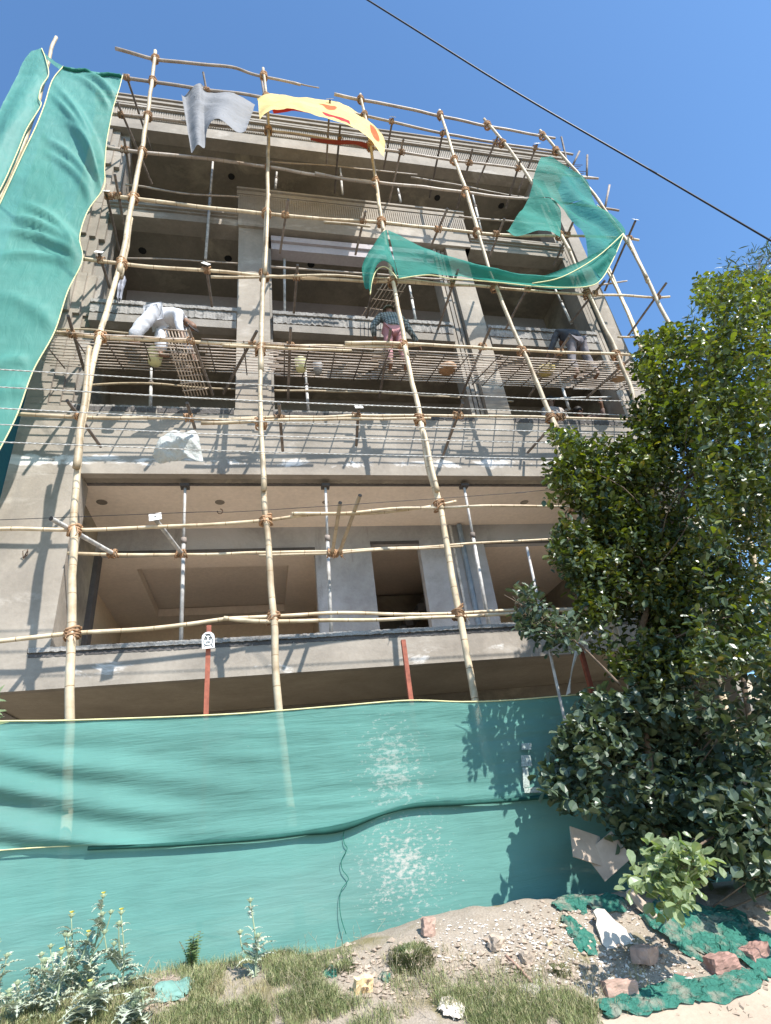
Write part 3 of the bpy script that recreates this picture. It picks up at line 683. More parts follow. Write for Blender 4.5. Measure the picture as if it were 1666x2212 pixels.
# ------------------------------------------------------------------ cloths and nets
def sheet(rows, name, mat, parent=None, ku=8, kv=8, fold=None, Y=-1.35, seed=0, folds=((0.05, 2.5, 0.6), (0.02, 7.0, 1.0)), k2=0.012):
    """rows of pixel anchors with depth, smoothed to a fine cloth"""
    g = []
    for r in rows: g.append(catmull([P(q[0], q[1], q[2] if len(q) > 2 else Y) for q in r], ku))
    cols = list(zip(*g)); cols = [catmull(list(c), kv) for c in cols]
    nu, nv = len(cols), len(cols[0]); m = MB()
    for j in range(nv):
        for i in range(nu):
            p = cols[i][j].copy(); u, v = i/(nu-1), j/(nv-1)
            d = 0
            if fold: d += fold(u, v, p)
            d += k2*n3(p.x*5, p.z*5, seed)+0.5*k2*n3(p.x*14, p.z*14, seed)
            p.y += d; m.v.append(p); m.uv[len(m.v)-1] = (u, v)
    for j in range(nv-1):
        for i in range(nu-1):
            q = j*nu+i; m.f.append((q, q+1, q+nu+1, q+nu))
    return m, nu, nv
def merge(a, b):
    o = len(a.v); a.v += b.v; a.f += [tuple(i+o for i in f) for f in b.f]
    for k, t in b.uv.items(): a.uv[k+o] = t
    return a
def hem(pxs, Y, parent, r=0.012, mat=None, off=-0.02, name='hem'):
    pts = catmull([P(q[0], q[1], (q[2] if len(q) > 2 else Y)+off) for q in pxs], 6)
    return MB().tube(pts, r, 6).build(name, mat or YEL, parent, True)
# big net on the left
rowsL = [((137,143),(265,162)),((113,173),(258,190)),((97,223),(246,228)),((85,255),(238,265)),((73,283),(230,310)),((50,330),(226,360)),((20,395),(224,405)),
 ((-10,460),(190,455)),((-40,520),(172,512)),((-60,570),(178,562)),((-80,640),(146,630)),((-100,716),(118,716)),((-120,790),(72,800)),((-140,880),(38,893)),((-160,960),(4,962)),((-180,1010),(-30,1020))]
def lerp_row(a, b, n=5): return [(a[0]+(b[0]-a[0])*i/(n-1), a[1]+(b[1]-a[1])*i/(n-1)) for i in range(n)]
def foldL(u, v, p):
    # tension folds running from the upper left towards the tied points on the right edge
    s = 0.0
    for (ax, ay, bx, by, wdt, amp) in FL:
        d = ((p.x-ax)*(bz(by, ay))-(p.z-ay)*(bx-ax))/math.hypot(bx-ax, by-ay)
        t = ((p.x-ax)*(bx-ax)+(p.z-ay)*(by-ay))/((bx-ax)**2+(by-ay)**2)
        d += 0.22*math.sin(t*math.pi)*abs(bx-ax)*0.6
        if -0.1 < t < 1.1: s -= amp*math.exp(-(d/wdt)**2)*sm((t+0.1)/0.4)*sm((1.1-t)/0.3)
    return s + 0.05*n3(p.x*0.8, p.z*0.5, 3)
def bz(by, ay): return by-ay
FL = []
for (a, b, wdt, amp) in (((125,190),(222,400),0.08,0.13),((112,205),(215,405),0.07,0.11),((140,260),(222,415),0.06,0.10),((100,300),(205,420),0.08,0.10),((190,160),(250,220),0.09,0.12),((165,165),(235,235),0.06,0.08),
   ((100,330),(200,440),0.06,0.08),((30,470),(175,560),0.10,0.12),((50,440),(172,545),0.07,0.10),((10,500),(170,566),0.08,0.10),((-20,560),(170,575),0.08,0.06),((0,640),(120,712),0.12,0.06),((-20,800),(60,780),0.10,0.07),((-10,860),(60,835),0.10,0.06)):
    A, B = P(*a, -1.4), P(*b, -1.4); FL.append((A.x, A.z, B.x, B.z, wdt, amp))
netL = tag(empty('safety_net'), 'large wrinkled green safety net hanging down the left side of the scaffold', 'net')
m, _, _ = sheet([lerp_row(*r) for r in rowsL], 'net', NET, ku=14, kv=9, fold=foldL, Y=-1.42, seed=2)
m.build('net_sheet', NET, netL, True)
hem([r[1] for r in rowsL], -1.42, netL, 0.009)
hem([r[0] for r in rowsL[:8]], -1.42, netL, 0.010)
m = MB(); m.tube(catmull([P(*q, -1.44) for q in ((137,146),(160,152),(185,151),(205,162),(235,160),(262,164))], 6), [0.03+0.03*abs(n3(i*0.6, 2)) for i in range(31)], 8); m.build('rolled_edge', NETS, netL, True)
rowsK = [((68,110),(90,104)),((50,132),(99,128)),((35,165),(105,160)),((15,205),(90,186)),((0,235),(84,212)),((-20,275),(88,228)),((-40,320),(58,278)),((-60,380),(40,322)),((-80,450),(12,386)),((-100,520),(-16,440))]
netK = tag(empty('safety_net'), 'pointed green net at the upper left corner, parted from the large net by a pole', 'net')
def foldK(u, v, p): return 0.07*math.sin(u*7+v*2.0)*v + 0.04*n3(p.x*1.2, p.z*0.6, 8)
m, _, _ = sheet([lerp_row(*r) for r in rowsK], 'net', NET, ku=8, kv=8, fold=foldK, Y=-1.36, seed=5); m.build('net_sheet', NET, netK, True)
hem([r[1] for r in rowsK], -1.36, netK, 0.010)
m, _, _ = sheet([[(88,104),(100,118),(118,132),(137,143)],[(92,116),(104,130),(118,142),(128,150)]], 'n', NET, Y=-1.36, seed=4); m.build('net_strip', NET, netK, True)
# side net along the left flank; its shade is put into the dark green
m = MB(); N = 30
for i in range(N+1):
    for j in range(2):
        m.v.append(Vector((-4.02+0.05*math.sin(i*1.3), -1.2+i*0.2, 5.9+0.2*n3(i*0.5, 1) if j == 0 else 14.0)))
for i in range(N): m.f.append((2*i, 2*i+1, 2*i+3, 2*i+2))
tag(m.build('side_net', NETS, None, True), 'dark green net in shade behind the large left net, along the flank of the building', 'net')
# net tied at the upper right and its long sagging tail
netR = tag(empty('torn_net'), 'torn green net tied to the right hand uprights, its tail sagging across to the middle', 'net')
def fR(u, v, p): return 0.07*math.sin(p.x*6+p.z*3.2+2*n3(p.x, p.z, 1))+0.05*n3(p.x*1.5, p.z*1.5, 3)
Yn = -1.40
A1 = sheet([lerp_row((1172,333),(1190,335)), lerp_row((1158,365),(1232,362)), lerp_row((1150,400),(1270,395)), lerp_row((1143,428),(1292,442))], 'n', NETR, Y=Yn, fold=fR)[0]
A2 = sheet([lerp_row((1143,426),(1196,436)), lerp_row((1126,455),(1212,468)), lerp_row((1092,503),(1213,506))], 'n', NETR, Y=Yn, fold=fR)[0]
A3 = sheet([lerp_row((1190,432),(1292,441)), lerp_row((1224,468),(1317,468)), lerp_row((1253,500),(1347,501)), lerp_row((1268,530),(1338,530)), lerp_row((1273,553),(1322,565)), lerp_row((1266,566),(1300,600))], 'n', NETR, Y=Yn-0.03, fold=fR)[0]
merge(merge(A1, A2), A3).build('net_sheet', NETR, netR, True)
tail = [((1346,501),(1348,506)),((1310,530),(1325,560)),((1268,556),(1298,605)),((1215,577),(1268,619)),((1160,592),(1215,621)),((1105,588),(1150,618)),((1050,574),(1095,612)),((988,553),(1030,606)),((935,535),(975,602)),((885,516),(925,594)),((838,496),(862,602))]
def fT(u, v, p): return 0.09*math.sin(u*9.0+v*2)*math.sin(math.pi*v)+0.03*n3(p.x*2, p.z*2, 1)
m, _, _ = sheet([lerp_row(*r) for r in tail], 'n', NETR, Y=Yn-0.05, fold=fT, ku=8, kv=8)
lobe = [((836,496),(858,602)),((822,512),(845,585)),((806,540),(828,576)),((791,562),(812,586)),((781,585),(803,612)),((786,610),(800,636))]
def fB(u, v, p): return -0.12*math.sin(math.pi*v)+0.05*math.sin(u*6)
m2, _, _ = sheet([lerp_row(*r) for r in lobe], 'n', NETR, Y=Yn-0.05, fold=fB)
merge(m, m2).build('sagging_tail', NETR, netR, True)
hem([r[1] for r in tail], Yn-0.06, netR, 0.011); hem([r[1] for r in lobe], Yn-0.06, netR, 0.011)
hem([(1347,504),(1290,555),(1215,598),(1150,612)], Yn-0.1, netR, 0.011); hem([(1290,442),(1317,468),(1347,501)], Yn-0.03, netR, 0.009)
# grey cloth and yellow cloth
def deep(rows, ya, yb): return [[(q[0], q[1], ya+(yb-ya)*i/(len(r)-1)) for i, q in enumerate(r)] for r in rows]
rg = [lerp_row((392,203),(412,316)),lerp_row((408,191),(425,322)),lerp_row((430,188),(441,324)),lerp_row((442,180),(447,270)),lerp_row((475,195),(470,262)),lerp_row((515,208),(505,276)),lerp_row((551,221),(530,284))]
def fG(u, v, p): return 0.10*math.sin(v*14+u*1.5)*(1-0.6*v)+0.05*n3(p.x*3, p.z*3, 6)
m, _, _ = sheet(deep(rg, -1.15, -2.0), 'c', GREYC, fold=fG); tag(m.build('grey_cloth', GREYC, None, True), 'torn grey cloth draped on the scaffold just left of the yellow cloth', 'cloth')
topy = [(555,207),(575,204),(615,213),(682,218),(728,225),(775,247),(806,270),(824,288),(831,312)]
boty = [(561,262),(588,241),(642,235),(705,250),(755,266),(788,291),(805,312),(818,328),(829,338)]
def fY(u, v, p): return -0.10*math.sin(math.pi*u)+0.04*math.sin(u*11+v*8)+0.03*n3(p.x*4, p.z*4, 2)
yel = tag(empty('yellow_cloth'), 'bright yellow cloth with red patches stretched and tied along the top of the scaffold', 'cloth')
m, _, _ = sheet(deep([lerp_row(a, b) for a, b in zip(topy, boty)], -1.0, -2.05), 'c', YELC, fold=fY); m.build('cloth_sheet', YELC, yel, True)
m, _, _ = sheet([lerp_row((a[0], a[1]-6), (a[0]+3, a[1]+5), 3) for a in boty[1:5]], 'c', REDC, Y=-1.98); m.build('red_lining', REDC, yel, True)
m, _, _ = sheet([lerp_row((670,298),(672,303), 3),lerp_row((720,302),(722,312), 3),lerp_row((765,303),(766,312), 3),lerp_row((793,309),(795,322), 3)], 'c', REDC, Y=-1.28)
tag(m.build('red_rag', cloth('dark_red_rag', (0.20, 0.03, 0.03)), None, True), 'dark red rag hanging on the ledger below the yellow cloth', 'rag')
# white sack on the band
rs = [lerp_row((362,938),(330,985)),lerp_row((372,932),(345,1000)),lerp_row((395,936),(372,998)),lerp_row((420,930),(405,992)),lerp_row((430,945),(440,1000))]
def fS(u, v, p): return -0.22*math.sin(math.pi*u)*math.sin(math.pi*(0.2+0.8*v))+0.05*n3(p.x*7, p.z*7, 6)
m, _, _ = sheet(rs, 'c', WHITEC, Y=-0.75, fold=fS, k2=0.03); tag(m.build('plastic_sack', WHITEC, None, True), 'crumpled white plastic sack hanging from a tube in front of the cement band', 'sack')
# checked rag by the left pier
m, _, _ = sheet([lerp_row((262,590),(252,648)),lerp_row((272,600),(262,645))], 'c', GREYC, Y=-0.4, fold=fG); tag(m.build('rag', simple('checked_rag', (0.25,0.26,0.30), var=0.7, scale=9), None, True), 'small dark checked rag hung on the first upright at the third floor', 'rag')

# ---- boundary nets
YN = -2.0
top_e = [(-140,1566),(0,1558),(150,1556),(450,1545),(605,1535),(740,1524),(885,1513),(1000,1516),(1110,1512),(1260,1500),(1400,1494),(1500,1490)]
mid_e = [(-140,1858),(0,1838),(180,1828),(350,1822),(555,1808),(740,1783),(900,1737),(1000,1731),(1110,1725),(1210,1716),(1400,1706),(1500,1700)]
def fU(u, v, p):
    # u runs down, v runs along; deep swags at the left end
    s = 0.0
    w_ = sm((0.42-v)/0.36)
    s -= w_*0.085*(0.5+0.5*math.sin(6.283*(u*3.4-v*5.2)))*sm(u*2.0)
    s -= 0.02*math.exp(-((u-0.96)/0.10)**2)+0.003*math.sin(p.z*30+p.x*2)
    s += (0.006+0.012*w_)*n3(p.x*0.8, p.z*9, 2)+0.005*n3(p.x*2, p.z*22, 4)
    return s
rowsU = [[(a[0]+(b[0]-a[0])*t, a[1]+(b[1]-a[1])*t) for t in (0, .25, .5, .75, 1)] for a, b in zip(top_e, mid_e)]
netU = tag(empty('boundary_net'), 'upper green net of the site screen, yellow edge tied to the red posts', 'net')
m, _, _ = sheet(rowsU, 'n', NETU, Y=YN, fold=fU, ku=16, kv=10, k2=0.006); m.build('net_sheet', NETU, netU, True)
hem(top_e, YN, netU, 0.007, off=-0.008)
MESHG = simple('frayed_mesh', (0.36, 0.42, 0.38), .9, var=.5, scale=60)
for q in (((1127,1606),(1148,1605),(1148,1619),(1127,1620)), ((1126,1632),(1146,1631),(1150,1655),(1127,1656)), ((1129,1658),(1141,1658),(1145,1700),(1131,1702)), ((1132,1703),(1166,1700),(1170,1712),(1134,1713))):
    m = MB(); m.tri(*[P(a, b, YN-0.055) for a, b in q]); m.build('frayed_patch', MESHG, netU)
m = MB(); pts = catmull([P(*q, YN-0.035) for q in [(190,1833),(350,1826),(555,1812),(650,1801),(740,1788),(830,1757),(900,1740),(1000,1735),(1110,1728),(1210,1718)]], 8)
DKG = simple('shaded_net_roll', (0.012, 0.07, 0.055), .8)  # darkened well below the net green to paint the fold's shadow
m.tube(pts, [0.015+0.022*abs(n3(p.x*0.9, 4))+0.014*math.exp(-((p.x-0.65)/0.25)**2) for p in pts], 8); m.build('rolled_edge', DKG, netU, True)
hem([(-60,1843),(0,1837),(100,1830),(180,1826),(240,1822)], YN-0.03, netU, 0.005)
def fLw(u, v, p): return 0.010*n3(p.x*0.6, p.z*3, 2)+0.004*n3(p.x*3, p.z*12, 4)+0.05*u*u*math.sin(p.x*2.3)-0.02
netD = tag(empty('boundary_net'), 'lower green net of the site screen, splashed with plaster and tucked into the dirt bank', 'net')
m = MB(); NX, NZ = 220, 50
xs = [P(-140,1900,YN).x + (P(1560,1700,YN).x-P(-140,1900,YN).x)*i/NX for i in range(NX+1)]
me_ = catmull([P(q[0], q[1]-14, YN+0.03) for q in mid_e], 10)
def ztop(x):
    for a, b in zip(me_[:-1], me_[1:]):
        if a.x <= x <= b.x: return a.z+(b.z-a.z)*(x-a.x)/(b.x-a.x+1e-9)
    return me_[0].z if x < me_[0].x else me_[-1].z
for j in range(NZ+1):
    for i in range(NX+1):
        x = xs[i]; z = ztop(x)*(1-j/NZ)+0.62*(j/NZ); p = Vector((x, YN+0.03, z)); p.y += fLw(j/NZ, i/NX, p)
        m.v.append(p); m.uv[len(m.v)-1] = (i/NX, j/NZ)
for j in range(NZ):
    for i in range(NX): q = j*(NX+1)+i; m.f.append((q, q+1, q+NX+2, q+NX+1))
m.build('net_sheet', NETL, netD, True)
seam = catmull([P(*q, YN-0.012) for q in ((748,1786),(742,1802),(744,1822),(750,1834),(738,1859),(740,1879),(753,1899),(738,1922),(734,1949),(737,1982),(748,2018))], 5)
MB().tube(seam, 0.0035, 5).build('seam', NETS, netD, True)

# ------------------------------------------------------------------ red oxide posts, talisman board, leaning pole
def post(a, b, Y, label):
    A, B = P(*a, Y), P(*b, Y); d = (A-B); B2 = Vector((A.x+(B.x-A.x)*0.6, Y, 0.6))
    m = MB(); ctr = [B2, A]
    for (dx, dy) in ((0, 0),):
        n = 2; b0 = len(m.v)
        for c in ctr:
            for (sx, sy) in ((-0.024, -0.024), (0.024, -0.024), (0.024, -0.018), (-0.018, -0.018), (-0.018, 0.024), (-0.024, 0.024)): m.v.append(c+Vector((sx, sy, 0)))
        for k in range(6): m.f.append((b0+k, b0+(k+1) % 6, b0+6+(k+1) % 6, b0+6+k))
        m.f.append(tuple(b0+k for k in range(6))); m.f.append(tuple(b0+6+k for k in reversed(range(6))))
    o = m.build('angle_post', RUST); tag(o, label, 'post', 'red angle iron posts carrying the screen net'); return A
post((452,1352),(451,1545), YN+0.06, 'rusty red angle iron post carrying the white talisman board')
post((871,1383),(886,1513), YN+0.06, 'rusty red angle iron post in the middle, without any board')
post((1240,1352),(1275,1500), YN+0.06, 'rusty red angle iron post half hidden by the tree and the curled sheet')
o = empty('talisman_board'); tag(o, 'small white arched board with a black painted face tied to the left red post', 'board')
c = P(450, 1383, YN-0.01); m = MB(); w2, h2 = 0.062, 0.088
out = [(-w2, -h2), (w2, -h2), (w2*1.0, h2*0.35)]+[(w2*math.cos(a), h2*0.35+h2*0.65*math.sin(a)) for a in [math.pi*k/10 for k in range(1, 10)]]+[(-w2, h2*0.35)]
b0 = 0; rot = Matrix.Rotation(R_(-3), 3, 'Y')
for y in (-0.006, 0.0): m.v += [c+rot@Vector((x, y, z)) for x, z in out]
nn = len(out); m.f.append(tuple(range(nn))); m.f.append(tuple(nn+k for k in reversed(range(nn))))
for k in range(nn): m.f.append((k, nn+k, nn+(k+1) % nn, (k+1) % nn))
m.build('board', simple('white_board', (0.80,0.80,0.77), var=0.05), o)
m = MB()
def stroke(pts, r=0.0035): m.tube([c+rot@Vector((x, -0.009, z)) for x, z in pts], r, 5)
stroke([(0.038*math.cos(a), 0.004+0.05*math.sin(a)) for a in [math.pi*k/8 for k in range(9)]]); stroke([(-.042, .01), (-.042, -.035), (-.02, -.055), (.02, -.055), (.042, -.035), (.042, .01)])
for s in (-1, 1): stroke([(s*0.018+0.009*math.cos(a), 0.012+0.009*math.sin(a)) for a in [6.283*k/8 for k in range(9)]], 0.003); stroke([(s*.032, .03), (s*.008, .026)]); stroke([(s*.03, -.05), (s*.045, -.075)])
stroke([(-.022, -.025), (-.01, -.032), (0, -.026), (.01, -.032), (.022, -.025)]); stroke([(-.02, -.015), (.02, -.015)], 0.002); stroke([(-.03, .062), (.03, .062)])
m.build('painted_face', HOLE, o)
a, b = P(1186, 1400, -2.45), P(1232, 1610, -2.45); d = (a-b).normalized()
tag(MB().tube([a+d*1.2, a.lerp(b, 0.5), b-d*0.12], 0.016, 8).build('leaning_pole', PROPM, None, True), 'thin pale pole leaning in front of the green screen at the edge of the tree', 'pole')
# curled sheet by the third post
m, _, _ = sheet([lerp_row((1232,1372),(1262,1360)),lerp_row((1240,1395),(1268,1382)),lerp_row((1232,1430),(1250,1420)),lerp_row((1226,1465),(1245,1440)),lerp_row((1226,1500),(1230,1498))], 'c', WHITEC, Y=-2.02, fold=lambda u, v, p: -0.08*math.sin(3*u+2*v))
tag(m.build('curled_sheet', WHITEC, None, True), 'curled white plastic sheet snagged on the red post beside the tree', 'sheet')

# ------------------------------------------------------------------ wires
def wire(pts, Y, r, mat, label, cat='wire', group=None, twist=True, Ye=None):
    n = len(pts); A = [P(q[0], q[1], Y) for q in pts]
    d0 = (A[0]-A[1]).normalized(); d1 = (A[-1]-A[-2]).normalized()
    A = [A[0]+d0*10]+A+[A[-1]+d1*14]
    full = catmull(A, 10); full = full
    m = MB()
    if twist:
        L_ = [0.0]
        for a_, b_ in zip(full[:-1], full[1:]): L_.append(L_[-1]+(b_-a_).length)
        for ph in (0, math.pi):
            pp_ = []; s_ = L_[0]; i = 0
            while s_ < L_[-1]:
                while L_[i+1] < s_: i += 1
                q = full[i].lerp(full[i+1], (s_-L_[i])/(L_[i+1]-L_[i])); an = ph+s_*2*math.pi/0.16
                pp_.append(q+Vector((0, r*0.4*math.cos(an), r*0.4*math.sin(an)))); s_ += 0.027
            m.tube(pp_, r*0.72, 4)
    else: m.tube(full, r, 6)
    o = m.build('overhead_wire', mat, None, True); return tag(o, label, cat, group)
WIREM = simple('aluminium_wire', (0.50, 0.48, 0.44), 0.5, 0.0, 0.2)
BLK = simple('black_cable', (0.012, 0.013, 0.02), 0.5)
gw = 'twisted overhead wires crossing the second floor'
names = ['topmost of the five twisted wires, crossing just under the walkway', 'second from top of the five twisted wires crossing the facade', 'middle one of the five twisted wires, running just below the third ledger', 'fourth from top of the five twisted wires, over the cement band', 'lowest of the five twisted wires, over the white sack and cement band']
for q, nm, rr in zip((((0,798),(555,831),(1110,859),(1390,868)),((0,836),(555,866),(1110,887),(1367,898)),((0,882),(555,910),(1110,930),(1390,940)),((0,917),(555,941),(1110,955),(1410,963)),((0,955),(555,976),(1110,990),(1300,993))), names, (.0065,.0075,.0065,.0055,.0065)):
    wire(q, -2.15, rr*1.25, WIREM, nm, group=gw)
wire(((0,1123),(433,1106),(555,1103),(1110,1065),(1310,1046)), -2.15, 0.0035, BLK, 'thin dark wire sloping up across the first floor ceiling', twist=False)
wire(((795,0),(1100,190),(1400,364),(1666,520)), -5.0, 0.0105, BLK, 'thick black cable crossing the blue sky at the upper right', 'cable', twist=False)

# ------------------------------------------------------------------ GROUND
def axis(fine0, fine1, step, far0, far1):
    a = []; x = fine0; s = step
    while x > far0: x -= s; s *= 1.35; a.append(x)
    a = a[::-1]; x = fine0
    while x < fine1: a.append(x); x += step
    a.append(fine1); s = step; x = fine1
    while x < far1: x += s; s *= 1.35; a.append(x)
    return a
gx = axis(-3.6, 5.2, 0.035, -400, 400); gy = axis(-5.2, -1.75, 0.035, -300, 500)
m = MB(); nx = len(gx)
for y in gy:
    for x in gx: m.v.append(Vector((x, y, ground_z(x, y))))
for j in range(len(gy)-1):
    for i in range(nx-1): q = j*nx+i; m.f.append((q, q+1, q+nx+1, q+nx))
def dirt():
    m, nt, bs = new_mat('sandy_dirt'); v = coords(nt)
    c, f = noise_ramp(nt, v, 1.3, 0.3, 0.72, (0.22, 0.172, 0.12), (0.38, 0.31, 0.23), 9, 0.65)
    c2, f2 = noise_ramp(nt, v, 9.0, 0.52, 0.66, *BW, detail=6)
    c = mixc(nt, f2, c, (0.38, 0.33, 0.275))
    c3, f3 = noise_ramp(nt, v, 60.0, 0.3, 0.7, (0.72,)*3, (1.15,)*3, 4, 0.7); c = mixc(nt, 1.0, c, c3, 'MULTIPLY')
    g, _ = noise_ramp(nt, v, 2.2, 0.54, 0.66, *BW, detail=6); c = mixc(nt, g, c, (0.20, 0.17, 0.09))
    nt.links.new(c, bs.inputs['Base Color']); bs.inputs['Roughness'].default_value = 0.95; bs.inputs['Specular IOR Level'].default_value = 0.15
    b = bump(nt, f3, 0.7, 0.015, bs); return m
DIRT = dirt()
tag(m.build('ground', DIRT, None, True), kind='structure')
# road corner at the lower right, a sheet over the flat ground at the foot of the bank
rp_ = [G(1300, 2212), G(1390, 2190), G(1480, 2165), G(1580, 2130), G(1700, 2085), G(1900, 2040)]
m = MB(); N = 60; rowp = catmull(rp_, 12)
far = [p+Vector((0.5+0.4*i/len(rowp), -3.0, 0)) for i, p in enumerate(rowp)]
K = 30
for i, (a, b) in enumerate(zip(rowp, far)):
    for j in range(K+1):
        q = a.lerp(b, (j/K)**1.5); q.x += 0.02*n3(i*0.5, j) if j == 0 else 0; q.y += 0.03*n3(i*0.6, 3) if j == 0 else 0
        q.z = ground_z(q.x, q.y)+0.006; m.v.append(q)
for i in range(len(rowp)-1):
    for j in range(K): q = i*(K+1)+j; m.f.append((q, q+1, q+K+2, q+K+1))
tag(m.build('road', concrete('dusty_road', (0.42, 0.335, 0.255), 0.85, 1.1, patch=(0.36, 0.28, 0.21), bmp=0.3), None, True), kind='structure')

# ---- gravel
def rock_into(m, p, s, rnd, flat=0.6):
    b = len(m.v); R = Matrix.Rotation(rnd.uniform(0, 6.28), 3, 'Z') @ Matrix.Rotation(rnd.uniform(-.5, .5), 3, 'X')
    pts = [(1,0,0),(-1,0,0),(0,1,0),(0,-1,0),(0,0,1),(0,0,-1),(.62,.62,.3),(-.62,.62,.3),(.62,-.62,.3),(-.62,-.62,.3)]
    for q in pts[:6]:
        v = Vector(q)*s*rnd.uniform(0.65, 1.25); v.z *= flat; m.v.append(p+R@v)
    for f in ((0,2,4),(2,1,4),(1,3,4),(3,0,4),(2,0,5),(1,2,5),(3,1,5),(0,3,5)): m.f.append(tuple(b+i for i in f))
rg_ = random.Random(21)
def gravel(name, mat, n, pxr, smin, smax, lab):
    m = MB(); c = 0
    while c < n:
        x0, y0, x1, y1 = rg_.choice(pxr); px, py = rg_.uniform(x0, x1), rg_.uniform(y0, y1); p = G(px, py)
        if p.y > -2.06: continue
        s = smin+(smax-smin)*rg_.random()**3; p.z += s*0.2; rock_into(m, p, s, rg_); c += 1
    tag(m.build(name, mat), lab, 'gravel', kind='stuff')
gravel('gravel', simple('pale_gravel', (0.62, 0.56, 0.49), 0.9, var=0.3, scale=3), 1500, [(1090,1960,1420,2130),(1150,2040,1600,2180),(900,1990,1250,2080)], 0.006, 0.022, 'loose pale gravel chips on the dirt bank')
gravel('rubble', simple('brown_gravel', (0.38, 0.30, 0.23), 0.95, var=0.35, scale=3), 2600, [(650,2030,1666,2200),(150,2110,420,2180),(1100,1950,1666,2100),(700,2060,1250,2170)], 0.006, 0.036, 'brown crumbs of earth and brick on the dirt bank')
# ---- grass
def grass(name, cols, n, regions, h0, h1, wdt, lab, seed, lean=1.2):
    rnd = random.Random(seed); m = MB(); c = 0; tries = 0
    while c < n and tries < n*6:
        tries += 1
        x0, y0, x1, y1, dens = rnd.choice(regions)
        if rnd.random() > dens: continue
        px, py = rnd.uniform(x0, x1), rnd.uniform(y0, y1); p = G(px, py, -0.005)
        if p.y > -2.08: continue
        if n3(p.x*2.3, p.y*2.3, seed) + 0.35*n3(p.x*8, p.y*8, seed) < -0.02-0.2*(1 if px < 480 else 0): continue
        for _ in range(3):
            q = p+Vector((rnd.gauss(0, .02), rnd.gauss(0, .02), 0)); h = rnd.uniform(h0, h1); a = rnd.uniform(0, 6.28); l = rnd.uniform(0.2, lean)*h
            d = Vector((math.cos(a), math.sin(a), 0)); s_ = Vector((-math.sin(a), math.cos(a), 0))*wdt*rnd.uniform(.6, 1.3)
            b = len(m.v); md = q+d*l*0.35+Vector((0, 0, h*0.62)); tp = q+d*l+Vector((0, 0, h*0.95))
            m.v += [q-s_, q+s_, md+s_*0.8, md-s_*0.8, tp]; m.f += [(b, b+1, b+2, b+3), (b+3, b+2, b+4)]; c += 1
    m_, nt, bs = new_mat(name+'_blade'); v = coords(nt)
    cc, _ = noise_ramp(nt, v, 5.0, 0.35, 0.65, cols[0], cols[1], 6); c2, _ = noise_ramp(nt, v, 28.0, 0.45, 0.68, *BW, detail=3)
    cc = mixc(nt, c2, cc, cols[2]); nt.links.new(cc, bs.inputs['Base Color']); bs.inputs['Roughness'].default_value = 0.7
    tag(m.build(name, m_), lab, 'grass', kind='stuff')
grass('grass', ((0.12,0.16,0.05), (0.25,0.28,0.11), (0.42,0.37,0.21)), 38000, [(-20,2060,700,2230,1),(-20,2080,700,2230,1),(380,2040,760,2200,.9),(0,2130,780,2240,1),(700,2110,1180,2240,.55),(930,2150,1290,2240,.8)], 0.022, 0.095, 0.0017, 'green and straw coloured grass growing along the foot of the bank', 3)
grass('dry_grass', ((0.32,0.26,0.13), (0.44,0.37,0.22), (0.22,0.23,0.08)), 9000, [(650,2050,1400,2200,.6),(200,2090,480,2160,.8),(0,2120,700,2230,.7)], 0.015, 0.07, 0.0014, 'dry yellowish grass scattered over the dirt bank', 4, 1.0)
rnd_ = random.Random(77); m = MB()
for _ in range(420):
    x0, y0, x1, y1 = rnd_.choice([(-10,2060,700,2215),(600,2040,1000,2200),(900,2080,1300,2210),(0,2100,350,2215)]); p = G(rnd_.uniform(x0, x1), rnd_.uniform(y0, y1), -.004)
    if p.y > -2.1: continue
    h = rnd_.uniform(.05, .19); a = rnd_.uniform(0, 6.28); d = Vector((math.cos(a), math.sin(a), 0))*h*rnd_.uniform(.1, .6); q = p+d*.5+Vector((0, 0, h*.6)); e = p+d*1.3+Vector((0, 0, h)); m.tube([p, q, e], [.0016, .0013, .0007], 3, caps=False)
    for k in range(rnd_.randint(0, 4)):
        b = q.lerp(e, rnd_.random()); m.tube([b, b+Vector((rnd_.gauss(0, .02), rnd_.gauss(0, .02), rnd_.uniform(0, .03)))], [.001, .0006], 3, caps=False)
tag(m.build('dry_weeds', simple('dry_stem', (0.42, 0.35, 0.23), .9, var=.4, scale=9)), 'thin dry weed stalks standing in the grass at the foot of the bank', 'weeds', kind='stuff')
def tussock(px, py, r, n, h, seed, lab):
    rnd = random.Random(seed); m = MB(); c0 = G(px, py)
    for _ in range(n):
        a = rnd.uniform(0, 6.28); rr = r*math.sqrt(rnd.random()); q = Vector((c0.x+rr*math.cos(a), c0.y+rr*0.7*math.sin(a), 0))
        if q.y > -2.08: q.y = -2.08
        q.z = ground_z(q.x, q.y)-0.004; hh = h*rnd.uniform(.4, 1)*(1-0.5*rr/r); b = len(m.v); a2 = a+rnd.uniform(-1, 1); d = Vector((math.cos(a2), math.sin(a2), 0)); s_ = Vector((-d.y, d.x, 0))*0.0022
        md = q+d*hh*0.3+Vector((0,0,hh*.6)); tp = q+d*hh*0.9+Vector((0,0,hh*.8)); m.v += [q-s_, q+s_, md+s_, md-s_, tp]; m.f += [(b,b+1,b+2,b+3),(b+3,b+2,b+4)]
    m_, nt, bs = new_mat('tussock_blade'); cc, _ = noise_ramp(nt, coords(nt), 14.0, 0.35, 0.65, (0.06,0.085,0.025), (0.22,0.22,0.09)); nt.links.new(cc, bs.inputs['Base Color'])
    tag(m.build('grass_tuft', m_), lab, 'grass tuft')
tussock(890, 2075, 0.17, 1500, 0.10, 1, 'dark green grass tuft alone on the bare dirt mound')
